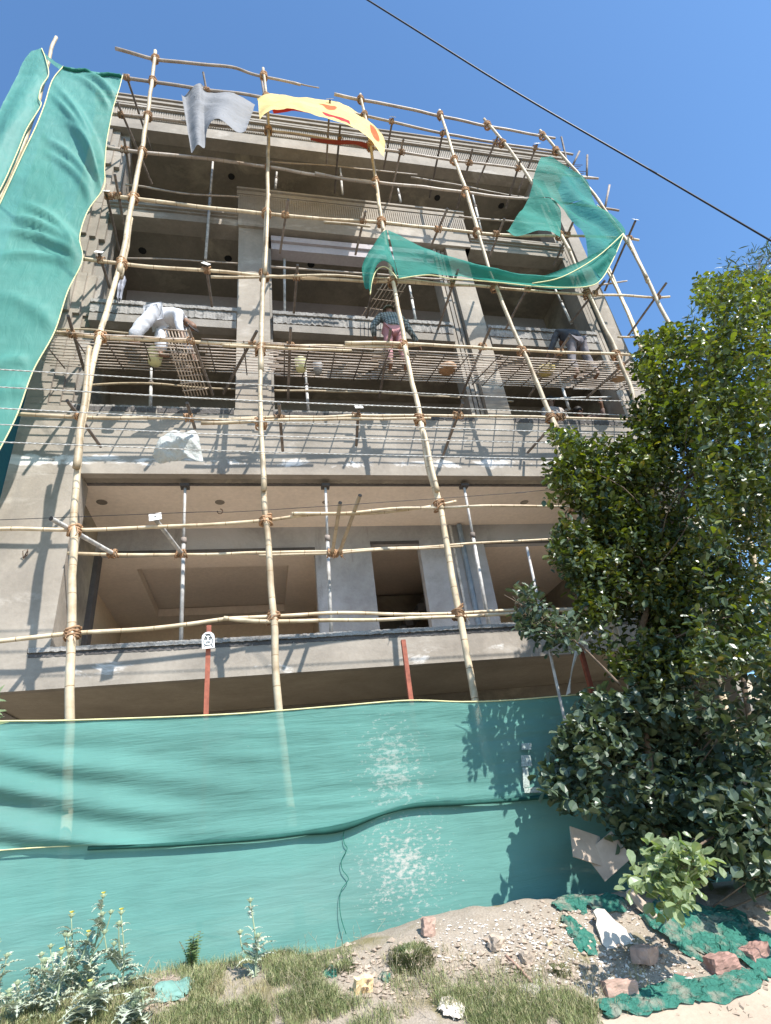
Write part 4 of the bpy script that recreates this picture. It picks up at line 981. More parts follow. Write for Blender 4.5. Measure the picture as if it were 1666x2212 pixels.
tussock(735, 2095, 0.11, 500, 0.07, 2, 'small olive grass tuft left of the bare mound')
tussock(600, 2020+45, 0.13, 600, 0.12, 3, 'pale grass tuft by the bottom of the net near the second thistle')
tussock(1210, 2105, 0.08, 300, 0.07, 4, 'little dry weed tuft on the gravel')

# ---- leaves
def leafmat(name, a, b, c, back=(0.16,0.22,0.10), tr=0.25, rough=0.38, scale=2.0, spec=0.5):
    m, nt, bs = new_mat(name); v = coords(nt)
    cc, _ = noise_ramp(nt, v, scale, 0.36, 0.62, a, b, 5); c2, _ = noise_ramp(nt, v, 9.0, 0.58, 0.70, *BW, detail=2); cc = mixc(nt, c2, cc, c)
    geo = nt.nodes.new('ShaderNodeNewGeometry'); cc = mixc(nt, geo.outputs['Backfacing'], cc, back)
    nt.links.new(cc, bs.inputs['Base Color']); bs.inputs['Roughness'].default_value = rough; bs.inputs['Specular IOR Level'].default_value = spec
    t = nt.nodes.new('ShaderNodeBsdfTranslucent'); nt.links.new(mixc(nt, 1.0, cc, (1.6, 1.9, 0.6), 'MULTIPLY'), t.inputs[0])
    mx = nt.nodes.new('ShaderNodeMixShader'); mx.inputs[0].default_value = tr
    nt.links.new(bs.outputs[0], mx.inputs[1]); nt.links.new(t.outputs[0], mx.inputs[2])
    out = [n for n in nt.nodes if n.type == 'OUTPUT_MATERIAL'][0]; nt.links.new(mx.outputs[0], out.inputs['Surface']); return m
LEAF = leafmat('tree_leaf', (0.032,0.050,0.010), (0.105,0.125,0.02), (0.25,0.20,0.025), rough=0.32, spec=0.5, tr=0.13, back=(0.06,0.085,0.035))
LEAFD = leafmat('shrub_leaf', (0.045,0.068,0.030), (0.115,0.145,0.07), (0.20,0.21,0.10), tr=0.10, rough=0.38, spec=0.5, back=(0.07,0.10,0.06))
LEAFP = leafmat('pale_leaf', (0.17,0.22,0.10), (0.31,0.36,0.19), (0.42,0.42,0.24), back=(0.20,0.25,0.13))
LEAFB = leafmat('dusky_leaf', (0.03,0.055,0.03), (0.07,0.10,0.06), (0.12,0.14,0.09), tr=0.12)
LEAFSUN = leafmat('sunlit_leaf', (0.10,0.13,0.015), (0.19,0.21,0.025), (0.36,0.28,0.03), rough=0.35, spec=0.5, tr=0.25, back=(0.16,0.19,0.05))  # yellower leaf colour that paints sunlight on the crown top
BARK = simple('bark', (0.17, 0.125, 0.09), 0.9, var=0.4, scale=14, bmp=0.8)
def leaf_into(m, p, d, nrm, L, W, obov=True):
    """one leaf: a folded blade, widest beyond the middle"""
    s = d.cross(nrm).normalized(); nrm = s.cross(d).normalized(); b = len(m.v); f = 0.18*W
    prof = ((0.0, 0.0), (0.28, 0.32), (0.62, 0.5), (0.88, 0.34), (1.0, 0.0)) if obov else ((0.0, 0.0), (0.25, 0.42), (0.5, 0.5), (0.78, 0.3), (1.0, 0.0))
    cur = -0.12*L
    m.v.append(p); mids = []
    for t, w_ in prof[1:-1]:
        z = cur*t*t; c = p+d*L*t+nrm*z
        m.v += [c-s*W*w_+nrm*f, c, c+s*W*w_+nrm*f]
    m.v.append(p+d*L+nrm*cur)
    m.f += [(b, b+1, b+2), (b, b+2, b+3), (b+1, b+4, b+5, b+2), (b+2, b+5, b+6, b+3), (b+4, b+7, b+8, b+5), (b+5, b+8, b+9, b+6), (b+7, b+10, b+8), (b+8, b+10, b+9)]
def inpoly(x, y, P_):
    c = False; j = len(P_)-1
    for i in range(len(P_)):
        if (P_[i][1] > y) != (P_[j][1] > y) and x < (P_[j][0]-P_[i][0])*(y-P_[i][1])/(P_[j][1]-P_[i][1])+P_[i][0]: c = not c
        j = i
    return c
def crown(polygon, holes, ya, yb, ncl, L, W, nleaf, mat, seed, dens=None, ymid=None, gate=-0.13, obov=True, edge=None):
    rnd = random.Random(seed); m = MB(); tips = []
    xs = [q[0] for q in polygon]; ys = [q[1] for q in polygon]; n = 0; tr_ = 0
    while n < ncl and tr_ < ncl*30:
        tr_ += 1
        px, py = rnd.uniform(min(xs), max(xs)), rnd.uniform(min(ys), max(ys))
        if not inpoly(px, py, polygon): continue
        if any(inpoly(px, py, h) for h in holes) and rnd.random() < 0.78: continue
        y0 = ya if px > 1500 or edge is None else edge
        Y = rnd.uniform(y0, yb); c = P(px, py, Y)
        if n3(c.x*1.5, c.z*1.5, seed+c.y*1.2)+0.5*n3(c.x*3.6, c.z*3.6, seed+c.y*2) < gate: continue
        if c.z < ground_z(c.x, c.y)+0.05: continue
        n += 1; tips.append(c)
        d0 = Vector((rnd.gauss(-0.25, .6), rnd.gauss(-0.3, .6), rnd.gauss(0.35, .5))).normalized()
        for k in range(rnd.randint(nleaf-2, nleaf+2)):
            a = 2.4*k+rnd.uniform(-.4, .4); s1 = d0.orthogonal().normalized(); s2 = d0.cross(s1)
            o = s1*math.cos(a)+s2*math.sin(a); d = (o*0.95+d0*rnd.uniform(0.1, 0.8)).normalized(); pos = c+d0*(L*0.30*(k-nleaf/2))+o*L*0.1
            nr = (Vector((0.1, -0.25, 1))+Vector((rnd.gauss(0, .5), rnd.gauss(0, .5), rnd.gauss(0, .3)))).normalized()
            q = rnd.uniform(0.55, 1.2); f0 = len(m.f); leaf_into(m, pos, d, nr, L*q, W*q, obov)
            if mat is LEAF and rnd.random() < 0.06+0.75*sm((c.z-3.6)/4.5)*(0.35+0.65*(n3(c.x*2, c.y*2, c.z*2) > -0.05)):  # sunlit leaf colour grows likelier with height
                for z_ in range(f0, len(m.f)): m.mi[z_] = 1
        b = c-d0*L*nleaf*0.22; m2 = len(m.v)
    return m, tips
def branches(root_pts, tips, k, seed, mat, parent, r0=0.05, rt=0.006):
    """limbs from a trunk polyline out to some of the leaf clusters"""
    rnd = random.Random(seed); tr = catmull([Vector(p) for p in root_pts], 6); n = len(tr)
    MB().tube(tr, [r0*(1-0.75*i/(n-1)) for i in range(n)], 10).build('trunk', mat, parent, True)
    m = MB()
    for c in rnd.sample(tips, min(k, len(tips))):
        i = min(range(n), key=lambda i: (tr[i]-c).length+0.5*max(0, tr[i].z-c.z+0.4)); a = tr[i]; r = r0*(1-0.75*i/(n-1))*0.42
        mid = a.lerp(c, 0.5)+Vector((rnd.gauss(0, .08), rnd.gauss(0, .08), rnd.uniform(-.05, .15))); q = catmull([a, mid, c], 4)
        MB().tube(q, [max(rt*0.5, r*(1-0.9*j/(len(q)-1))) for j in range(len(q))], 5).build('limb', mat, parent, True)
tree = tag(empty('leafy_tree'), 'tall bushy tree with yellow green sunlit top at the right, in front of the scaffold', 'tree')
polyT = [(1690,600),(1620,585),(1575,590),(1510,600),(1500,640),(1535,700),(1480,690),(1440,705),(1385,730),(1405,760),(1350,790),(1390,830),(1410,850),(1370,870),(1345,915),(1395,935),(1330,960),(1262,945),(1190,918),(1192,950),(1220,985),(1180,1010),(1195,1060),(1175,1080),(1245,1100),(1195,1150),(1190,1200),(1235,1260),(1250,1330),(1290,1400),(1330,1450),(1400,1480),(1500,1450),(1690,1450)]
hT = [((1500,640),(1560,700),(1500,760),(1440,700)), ((1610,1290),(1650,1290),(1650,1340),(1610,1340)), ((1500,760),(1530,760),(1530,790),(1490,790)), ((1290,1340),(1370,1340),(1370,1410),(1300,1410))]
hT = [list(h) for h in hT]
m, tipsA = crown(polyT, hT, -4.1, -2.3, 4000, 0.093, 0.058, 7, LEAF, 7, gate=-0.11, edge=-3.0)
for (pg, nc, ya_, sd_) in (([(1385,730),(1440,705),(1500,700),(1580,760),(1560,1000),(1450,1060),(1340,1000),(1395,930),(1380,870),(1410,850),(1360,790)], 420, -3.3, 41), ([(1200,1010),(1400,960),(1420,1300),(1250,1300),(1210,1180)], 260, -2.9, 43)):
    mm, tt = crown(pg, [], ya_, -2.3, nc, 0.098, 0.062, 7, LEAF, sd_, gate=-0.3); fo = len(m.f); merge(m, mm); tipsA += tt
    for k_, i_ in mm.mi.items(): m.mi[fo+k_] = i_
m.build('crown', (LEAF, LEAFSUN), tree)
branches([P(1440,1900,-2.5)-Vector((0,0,.3)), P(1395,1600,-2.5), P(1385,1380,-2.6), P(1397,1320,-2.75), P(1385,1285,-2.8), P(1425,1190,-2.75), P(1500,1000,-2.75), P(1560,800,-2.75), P(1600,660,-2.75)], tipsA, 92, 3, BARK, tree, 0.042)
tag(tree)
# dusky tree behind at the right edge
t2 = tag(empty('dusky_tree'), 'dusky dark green tree at the right edge behind the leafy tree', 'tree')
m, tp2 = crown([(1470,1000),(1560,940),(1640,900),(1700,900),(1700,1640),(1600,1640),(1570,1560),(1480,1350),(1440,1200)], [[(1610,1190),(1660,1190),(1660,1340),(1610,1340)],[(1470,1400),(1650,1380),(1650,1560),(1500,1560)]], -1.4, -0.2, 700, 0.13, 0.06, 7, LEAFB, 12)
m.build('crown', LEAFB, t2)
branches([P(1640,1640,-1.0)-Vector((0,0,1.2)), P(1640,1640,-1.0), P(1600,1400,-1.0), P(1600,1150,-1.0)], tp2, 40, 8, BARK, t2, 0.06)
# feathery top at the upper right corner
t3 = tag(empty('feathery_tree'), 'thin leaved grey green tree top behind the leafy tree at the right edge', 'tree')
m, tp3 = crown([(1560,590),(1545,640),(1500,680),(1495,700),(1520,690),(1560,640),(1690,700),(1700,535),(1640,540),(1600,555)], [], -1.8, -1.0, 120, 0.24, 0.028, 9, LEAFB, 15, obov=False)
m.build('crown', LEAFB, t3)
branches([P(1760,1500,-1.4), P(1740,1000,-1.4), P(1680,700,-1.4), P(1640,600,-1.4)], tp3, 30, 8, BARK, t3, 0.05)
# big leaved shrub below
shr = tag(empty('leafy_shrub'), 'dense round leaved shrub in shade under the tree, against the lower green net', 'shrub')
polyS = [(1240,1400),(1200,1400),(1175,1360),(1230,1340),(1290,1420),(1300,1460),(1330,1540),(1250,1500),(1240,1560),(1190,1640),(1180,1690),(1220,1740),(1290,1770),(1300,1800),(1350,1840),(1370,1880),(1440,1860),(1500,1900),(1560,1860),(1600,1900),(1700,1960),(1700,1400),(1500,1400),(1400,1380)]
polyS = [(1290,1430),(1340,1500),(1260,1500),(1235,1570),(1185,1640),(1180,1690),(1225,1745),(1290,1765),(1300,1800),(1350,1835),(1370,1880),(1440,1860),(1500,1900),(1560,1860),(1600,1900),(1700,1960),(1700,1420),(1500,1400),(1400,1390)]
m, tpS = crown(polyS, [[(1460,1410),(1640,1390),(1640,1560),(1480,1550)], [(1225,1775),(1340,1775),(1340,1870),(1225,1870)], [(1230,1400),(1290,1400),(1290,1490),(1230,1490)]], -3.3, -2.3, 1100, 0.112, 0.084, 6, LEAFD, 17, gate=-0.12, edge=-2.95)
m.build('crown', LEAFD, shr)
branches([P(1480,1930,-2.4)-Vector((0,0,.2)), P(1500,1800,-2.4), P(1470,1650,-2.4), P(1440,1500,-2.4)], tpS, 80, 5, BARK, shr, 0.035)
# low sprig reaching left at the first floor
sp1 = tag(empty('leafy_branch'), 'small leafy sprig reaching left in front of the first floor ledger', 'branch')
m, tpp = crown([(1050,1262),(1080,1250),(1130,1268),(1160,1280),(1190,1330),(1230,1330),(1250,1390),(1230,1470),(1185,1470),(1190,1400),(1140,1380),(1110,1350),(1060,1350),(1075,1325),(1120,1320),(1110,1290),(1060,1280)], [], -3.1, -2.6, 95, 0.10, 0.055, 6, LEAFD, 19)
m.build('foliage', LEAFD, sp1)
branches([P(1340,1480,-2.9), P(1260,1400,-2.9), P(1180,1340,-2.9), P(1090,1285,-2.9)], tpp, 40, 6, BARK, sp1, 0.014, 0.004)
# front shoot; its sunlight is put into the pale leaf colour
sp2 = tag(empty('pale_shrub'), 'pale sunlit leafy shoot standing in front of the dark shrub above the white slab', 'shrub')
m, tpp = crown([(1400,1840),(1440,1825),(1500,1835),(1540,1880),(1500,1900),(1500,1945),(1450,1960),(1440,1990),(1400,1960),(1360,1940),(1345,1925),(1380,1880)], [], -3.75, -3.45, 85, 0.095, 0.062, 5, LEAFP, 23)
m.build('foliage', LEAFP, sp2)
branches([P(1560,1800,-2.9), P(1520,1820,-3.2), P(1475,1860,-3.5), P(1430,1920,-3.6)], tpp, 22, 6, BARK, sp2, 0.012, 0.003)
sp3 = tag(empty('pale_shrub'), 'pale leafy shoot at the right edge hanging over the draped green cloth', 'shrub')
m, tpp = crown([(1630,1900),(1690,1890),(1690,1990),(1650,1985),(1635,1950)], [], -3.6, -3.3, 26, 0.10, 0.075, 6, LEAFP, 24)
m.build('foliage', LEAFP, sp3); branches([G(1690,2060), P(1700,1960,-3.5), P(1660,1900,-3.5)], tpp, 10, 6, BARK, sp3, 0.01, 0.003)
# sprig of pale leaves at the left edge
sp4 = tag(empty('oleander_branch'), 'pale narrow leaved sprig poking in at the left edge above the screen net', 'branch')
m = MB(); c = P(-22, 1545, -3.2); rl = random.Random(4)
for k in range(26):
    a = rl.uniform(-1.9, 1.9); d = Vector((math.cos(a)*0.9, rl.uniform(-.4, .4), math.sin(a))).normalized(); leaf_into(m, c+Vector((0, 0, rl.uniform(-.12, .12))), d, Vector((rl.gauss(0, .4), -1, 0.5)), rl.uniform(.09, .15), 0.026, False)
m.build('foliage', LEAFP, sp4); MB().tube([P(-120,1700,-3.2), P(-60,1600,-3.2), c], [0.012, 0.009, 0.006], 6).build('stem', BARK, sp4)

# ---- thistles
THL = simple('thistle_leaf', (0.36, 0.40, 0.29), 0.75, var=0.3, scale=20)
THV = simple('thistle_vein', (0.68, 0.70, 0.60), 0.7, var=0.1)
THS = simple('thistle_stem', (0.28, 0.33, 0.20), 0.7, var=0.2)
THY = simple('thistle_flower', (0.80, 0.66, 0.10), 0.7, var=0.15)
def thistle(px, py, h, nl, ll, seed, flowers, lab, branchy=3):
    rnd = random.Random(seed); b = G(px, py, -0.01); o = tag(empty('thistle'), lab, 'thistle', 'silvery thistles in front of the green net')
    if b.y > -2.2: b.y = -2.2
    ax = Vector((rnd.uniform(-.15, .15), rnd.uniform(-.15, 0), 1)).normalized()
    stems = [[b, b+ax*h*0.5+Vector((0.02, 0, 0)), b+ax*h]]
    for k in range(branchy):
        t = rnd.uniform(0.15, 0.55); a = rnd.uniform(-3.14, 3.14); s = b+ax*h*t; hh = h*rnd.uniform(.35, .6)
        e = s+Vector((math.cos(a)*hh*0.55, -abs(math.sin(a))*hh*0.3, hh*0.85)); stems.append([s, s.lerp(e, .5)+Vector((math.cos(a)*.03, 0, -0.01)), e])
    ms, ml, mv, mf = MB(), MB(), MB(), MB()
    for st in stems:
        cs = catmull(st, 5); ms.tube(cs, [0.008*(1-0.55*i/(len(cs)-1)) for i in range(len(cs))], 6)
    tips = [s[-1] for s in stems]
    for k in range(int(nl*1.35)):
        st = stems[0] if rnd.random() < 0.5 else rnd.choice(stems); t = rnd.random()**0.8; t = t**1.5; p = st[0].lerp(st[-1], t); a = rnd.uniform(0, 6.28); L = ll*1.25*rnd.uniform(.5, 1.1)*(1-0.62*t)
        d = Vector((math.cos(a), math.sin(a)*0.8, rnd.uniform(0.0, 0.7))).normalized(); up = Vector((0, 0, 1)); s = d.cross(up).normalized(); n = s.cross(d)
        NL = 7; mid = []
        for i in range(NL+1):
            u = i/NL; mid.append(p+d*L*u+n*(0.16*L*math.sin(u*2.6)-0.25*L*u*u))
        mv.tube(mid, [0.0032*(1-0.7*i/NL) for i in range(NL+1)], 4, caps=False)
        for i in range(1, NL+1):
            u = i/NL; wv = L*0.30*math.sin(math.pi*(0.12+0.8*u)); q = mid[i]; q0 = mid[i-1]
            for sg in (-1, 1):
                tip = q0+s*sg*wv+d*wv*0.35+n*rnd.uniform(-.25, .3)*wv; m1 = q0.lerp(q, .5)+s*sg*wv*0.45+n*0.1*wv
                ml.tri(q0, m1-d*wv*0.22, tip, m1+d*wv*0.25, q)
                tip2 = m1+s*sg*wv*0.35-d*wv*0.28+n*wv*.2; ml.tri(m1-d*wv*0.22, tip2, m1+s*sg*wv*0.12)
                mv.tri(q0-d*.001, tip, q0+d*.003)
    ms.build('stem', THS, o, True); ml.build('leaf', THL, o); mv.build('leaf_rib', THV, o)
    for t in rnd.sample(tips, min(len(tips), 4)):
        m = MB(); m.tube([t, t+Vector((0,0,.012)), t+Vector((0,0,.026)), t+Vector((0,0,.034))], [0.006, 0.014, 0.013, 0.006], 8)
        for q in range(10):
            a = q*.63; m.tri(t+Vector((.012*math.cos(a), .012*math.sin(a), .01)), t+Vector((.030*math.cos(a), .030*math.sin(a), .03)), t+Vector((.011*math.cos(a+.3), .011*math.sin(a+.3), .02)))
        m.build('bud', THS, o)
    for t in tips[:flowers]:
        m = MB()
        for q in range(22): a = q*2.4; rr = 0.020*math.sqrt((q+1)/22); m.tri(t+Vector((0,0,.028)), t+Vector((rr*math.cos(a), rr*math.sin(a), .046)), t+Vector((rr*math.cos(a+.5), rr*math.sin(a+.5), .042)))
        m.build('flower', THY, o)
thistle(58, 2140, 0.40, 22, 0.16, 1, 1, 'leftmost thistle, low and spreading, its flower near the left edge')
thistle(205, 2130, 0.62, 26, 0.17, 2, 1, 'tallest thistle of the left clump with a cream flower head on top')
thistle(160, 2150, 0.52, 24, 0.17, 3, 2, 'thistle in the middle of the left clump with small yellow buds, second tallest')
thistle(262, 2150, 0.50, 22, 0.19, 4, 1, 'thistle at the right of the left clump, bending right with one yellow flower')
thistle(110, 2205, 0.36, 22, 0.18, 5, 1, 'low thistle at the bottom left with orange yellow flower')
thistle(285, 2215, 0.16, 20, 0.21, 6, 0, 'flat thistle rosette at the bottom edge right of the left clump')
thistle(30, 2215, 0.22, 20, 0.18, 7, 0, 'thistle rosette in the bottom left corner without flowers')
thistle(185, 2215, 0.20, 24, 0.20, 10, 1, 'thistle rosette at the bottom edge with one low yellow flower')
thistle(552, 2112, 0.46, 20, 0.15, 8, 0, 'single thistle standing apart near the middle of the green net', 2)
thistle(110, 2150, 0.30, 22, 0.17, 9, 0, 'small flowerless thistle between the leftmost and the middle thistle')
# little feathery bush
bsh = tag(empty('small_bush'), 'small fine leaved green bush at the foot of the net left of the lone thistle', 'bush')
m = MB(); b0 = G(418, 2092); rb = random.Random(9); b0.y = min(b0.y, -2.2); m2 = MB()
for k in range(16):
    a = rb.uniform(0, 6.28); e = b0+Vector((math.cos(a)*rb.uniform(.02, .11), math.sin(a)*.08, rb.uniform(.12, .26))); m2.tube([b0, b0.lerp(e, .6)+Vector((0,0,.02)), e], [.004, .003, .002], 4)
    for t in range(16):
        q = b0.lerp(e, .25+.75*t/16); s = 1 if t % 2 else -1; d = Vector((math.cos(a+1.5*s), math.sin(a+1.5*s), .2)).normalized(); leaf_into(m, q, d, Vector((0, -.3, 1)), .045, .016, False)
m.build('foliage', leafmat('bush_leaf', (0.10,0.15,0.05), (0.17,0.22,0.08), (0.22,0.25,0.1)), bsh); m2.build('stem', BARK, bsh)

# ------------------------------------------------------------------ bricks, slabs, litter
BRK = simple('pale_brick', (0.40, 0.27, 0.21), 0.9, var=0.3, scale=8, bmp=0.8)
BRR = simple('red_brick', (0.31, 0.185, 0.15), 0.9, var=0.35, scale=10, bmp=0.8)
STN = simple('stone_slab', (0.40, 0.32, 0.25), 0.85, var=0.2, scale=5, bmp=0.4)
WHS = simple('white_stone', (0.52, 0.47, 0.41), 0.85, var=0.15, scale=9, bmp=0.3)
def block(name, px, py, dims, rz, rx, ry, mat, lab, cat, group=None, seed=0, rag=0.01, lift=0.0, flute=0):
    p = G(px, py); R = Matrix.Rotation(rz, 3, 'Z') @ Matrix.Rotation(rx, 3, 'X') @ Matrix.Rotation(ry, 3, 'Y'); a, b, c = dims; m = MB(); n = 6
    p = p+Vector((0, 0, c*0.5-0.008+lift))
    def q(u, v, w_):
        r = Vector((a*(u-.5), b*(v-.5), c*(w_-.5)))
        k = (abs(u-.5)*2)**8+(abs(v-.5)*2)**8+(abs(w_-.5)*2)**8
        if k > 1.5: r *= 1-0.03*(k-1)
        r += Vector((n3(r.x*30, r.y*30, r.z*30+seed), n3(r.y*30, r.x*30, r.z*30+seed+5), n3(r.z*30, r.x*30, r.y*30+seed+9)))*rag
        return p+R@r
    idx = {}
    def vid(i, j, k):
        if (i, j, k) not in idx: idx[(i, j, k)] = len(m.v); m.v.append(q(i/n, j/n, k/n))
        return idx[(i, j, k)]
    for i in range(n):
        for j in range(n):
            for e in (0, n):
                m.f.append((vid(i,j,e), vid(i+1,j,e), vid(i+1,j+1,e), vid(i,j+1,e))); m.f.append((vid(i,e,j), vid(i+1,e,j), vid(i+1,e,j+1), vid(i,e,j+1))); m.f.append((vid(e,i,j), vid(e,i+1,j), vid(e,i+1,j+1), vid(e,i,j+1)))
    return tag(m.build(name, mat), lab, cat, group)
gb = 'loose bricks on the rubble'
block('brick', 1398, 2078, (.24,.13,.10), 0.7, .1, .1, BRK, 'pale brown brick with a white splash, just below the white stone slab', 'brick', gb, 1)
block('brick', 1342, 2150, (.23,.10,.085), -.05, 0, .08, BRK, 'dusty grey brown brick lying lowest, near the grass', 'brick', gb, 2)
block('brick', 1565, 2098, (.23,.11,.10), .1, .2, .05, BRR, 'broken reddish brick on the crumpled green cloth', 'brick', gb, 3, 0.013)
block('brick', 1640, 2078, (.22,.11,.10), .25, .1, -.1, BRR, 'reddish brick lump at the right edge', 'brick', gb, 4, 0.013)
block('brick', 928, 2022, (.10,.07,.12), .2, .1, .15, BRK, 'small upright broken brick on the crest of the mound by the net', 'brick', gb, 5, .012)
block('stone', 1075, 2050, (.12,.08,.08), .6, .4, .1, STN, 'brown stone on the gravel slope', 'stone', None, 6, .02)
block('stone', 1140, 2080, (.10,.07,.06), .2, .1, .1, STN, 'small brown stone on the gravel near the stick', 'stone', None, 16, .02)
def plate(pxs, th, mat, name, lab, cat, top=0.17):
    lo = max(q[1] for q in pxs); hi = min(q[1] for q in pxs); b0 = G(sum(q[0] for q in pxs)/len(pxs), lo); m = MB(); n = len(pxs); nrm = Vector((0.15, 0.75, -0.4)).normalized()*th
    pts = [P(q[0], q[1], b0.y+top*(lo-q[1])/(lo-hi)) for q in pxs]
    m.v += pts+[p+nrm for p in pts]; m.f += [tuple(range(n)), tuple(n+k for k in reversed(range(n)))]
    for k in range(n): m.f.append((k, n+k, n+(k+1) % n, (k+1) % n))
    return tag(m.build(name, mat), lab, cat)
plate([(1282,1968),(1290,1962),(1306,1964),(1330,1990),(1352,2006),(1366,2032),(1358,2042),(1344,2044),(1332,2058),(1318,2055),(1302,2040),(1296,2018),(1288,1998),(1290,1984)], .028, WHS, 'stone_slab', 'white broken marble slab leaning on the rubble under the pale shoot', 'slab')
block('stone_slab', 1395, 1985, (.07,.26,.04), .45, .85, 0, STN, 'narrow brown slab standing beside the white marble slab', 'slab', None, 8, .006, lift=.08)
for (px, py, rz, ry, lab, sd) in ((1268, 1830, .25, .35, 'rear brown board caught in the shrub against the net', 9), (1315, 1850, -.1, -.45, 'front brown board with cup marks caught in the shrub', 10)):
    c = P(px, py, -2.45); m = MB(); R = Matrix.Rotation(rz, 3, 'Z')@Matrix.Rotation(ry, 3, 'Y')@Matrix.Rotation(-.2, 3, 'X')
    m.box(-.17, .17, -.006, .006, -.12, .13, R, c); tag(m.build('broken_board', STN), lab, 'board')
block('white_scrap', 1190, 2050, (.05,.02,.045), .3, .4, 0, simple('sponge_piece', (0.80,0.66,0.42)), 'small yellowish tile chip standing on the slope', 'chip', None, 11, .01)
block('plaster_piece', 1480, 2118, (.11,.04,.025), -.3, 0, .1, WHS, 'flat white plaster piece in front of the red brick', 'plaster', None, 12, .008)
block('plaster_piece', 1480, 2172-60, (.13,.03,.02), -.35, 0, .1, BRK, 'thin pinkish shard beside the white plaster piece', 'plaster', None, 13, .008)
block('holed_block', 787, 2148, (.125,.05,.10), .1, .35, .05, simple('yellow_foam', (0.78, 0.56, 0.30), 0.9, var=0.15, scale=20), 'yellow foam block with round holes lying in the grass', 'foam block', None, 14, .012)
hb = D.objects['holed_block']; cb = G(787, 2148)+Vector((0, 0, .045)); m = MB()
for (dx, dz) in ((-.025, .022), (.03, .018), (-.008, -.018), (.02, -.022)): m.tube([cb+Vector((dx, -.018, dz)), cb+Vector((dx, -.036, dz))], .010, 8)
m.build('hole', simple('foam_hole', (0.16, 0.10, 0.06)), hb)
def crumple(pxs, name, mat, lab, cat, r=.05, seed=0, flat=.5, h=0.02):
    """crumpled cloth lying along the ground"""
    rnd = random.Random(seed); pts = catmull([G(*q) for q in pxs], 8); m = MB(); K = 14
    for i, p in enumerate(pts):
        t = (pts[min(i+1, len(pts)-1)]-pts[max(i-1, 0)]).normalized(); s = t.cross(Vector((0,0,1))).normalized(); w_ = r*(0.35+1.3*math.sin(math.pi*(i+0.3)/(len(pts)-0.2))**.5)*(1+.7*n3(i*.22, seed)+.35*n3(i*.9, seed+2))
        for k in range(K+1):
            u = (k/K-.5)*2; q = p+s*u*w_; q.z = ground_z(q.x, q.y)+h+(.4+r*4)*.042*((1-u*u)*.6+.9*n3(i*.22, k*.45, seed)+.35*n3(i*.5+k*.3, k*.9, seed+4)); m.v.append(q+t*.03*n3(k*.5, i*.2, seed))
    for i in range(len(pts)-1):
        for k in range(K): q = i*(K+1)+k; m.f.append((q, q+1, q+K+2, q+K+1))
    return tag(m.build(name, mat, None, True), lab, cat)
CRG = cloth('crumpled_green_cloth', (0.045, 0.19, 0.14), 0.15, dust=(0.24, 0.26, 0.20), dsc=7.0, wr=(5,5,5), wb=1.0)
crumple([(1300,2195),(1350,2180),(1420,2165),(1480,2150),(1560,2145),(1620,2120),(1650,2110)], 'green_cloth', CRG, 'long crumpled strip of green net lying along the road edge', 'cloth', .06, 1)
crumple([(1200,1965),(1250,1955),(1300,1958),(1350,1950)], 'green_cloth', CRG, 'folded green net strip at the foot of the lower net under the shrub', 'cloth', .06, 2)
crumple([(1228,1985),(1240,2010),(1262,2030),(1268,2070)], 'green_cloth', CRG, 'hanging tatter of green net on the gravel left of the white slab', 'cloth', .05, 3, h=.01)
crumple([(1440,2040),(1470,2020),(1520,2010),(1580,2030),(1640,2060),(1700,2060)], 'green_cloth', CRG, 'wide green net draped over the rubble below the shrub', 'cloth', .19, 4, h=.03)
crumple([(1240,2030),(1250,2025),(1262,2012)], 'green_cloth', CRG, 'small green scrap on the slope beside the white slab', 'cloth', .03, 5, h=.005)
crumple([(700,2112),(712,2106),(728,2100)], 'green_scrap', CRG, 'small faded green scrap in the grass left of the mound', 'scrap', .035, 6, h=.002)
crumple([(825,2120),(838,2112)], 'green_scrap', CRG, 'faded green scrap right of the yellow foam block', 'scrap', .03, 7, h=.002)
crumple([(330,2150),(360,2140),(400,2160)], 'green_sheet', cloth('faded_green_sheet', (0.20,0.36,0.30), .1), 'faded green plastic sheet half buried near the left clump of thistles', 'sheet', .08, 8, h=.02)
crumple([(955,2198),(980,2190),(1005,2200)], 'paper_waste', simple('dirty_paper', (0.72,0.64,0.54)), 'crumpled off white paper in the grass at the bottom edge', 'paper', .045, 9, h=.02)
crumple([(1140,2160),(1150,2150),(1165,2160)], 'paper_waste', simple('grey_paper', (0.52,0.46,0.40)), 'greyish crumpled bag in the grass right of the foam block', 'paper', .04, 10, h=.02)
a, b = G(1095, 2075), G(1160, 2140); tag(MB().tube([a+Vector((0,0,.02)), a.lerp(b,.5)+Vector((0,0,.03)), b+Vector((0,0,.015))], .010, 7).build('stick', simple('dry_stick', (0.42,0.27,0.20)), None, True), 'dry brown stick lying on the gravel slope', 'stick')

# boundary wall glimpsed behind the tree
MBW = simple('beige_wall', (0.52, 0.43, 0.33), .9, var=.12, scale=2)
tag(MB().box(8.6, 30, 3.0, 3.25, 0.7, 3.6).build('boundary_wall', MBW), 'beige plastered wall glimpsed through the tree at the right', 'wall')

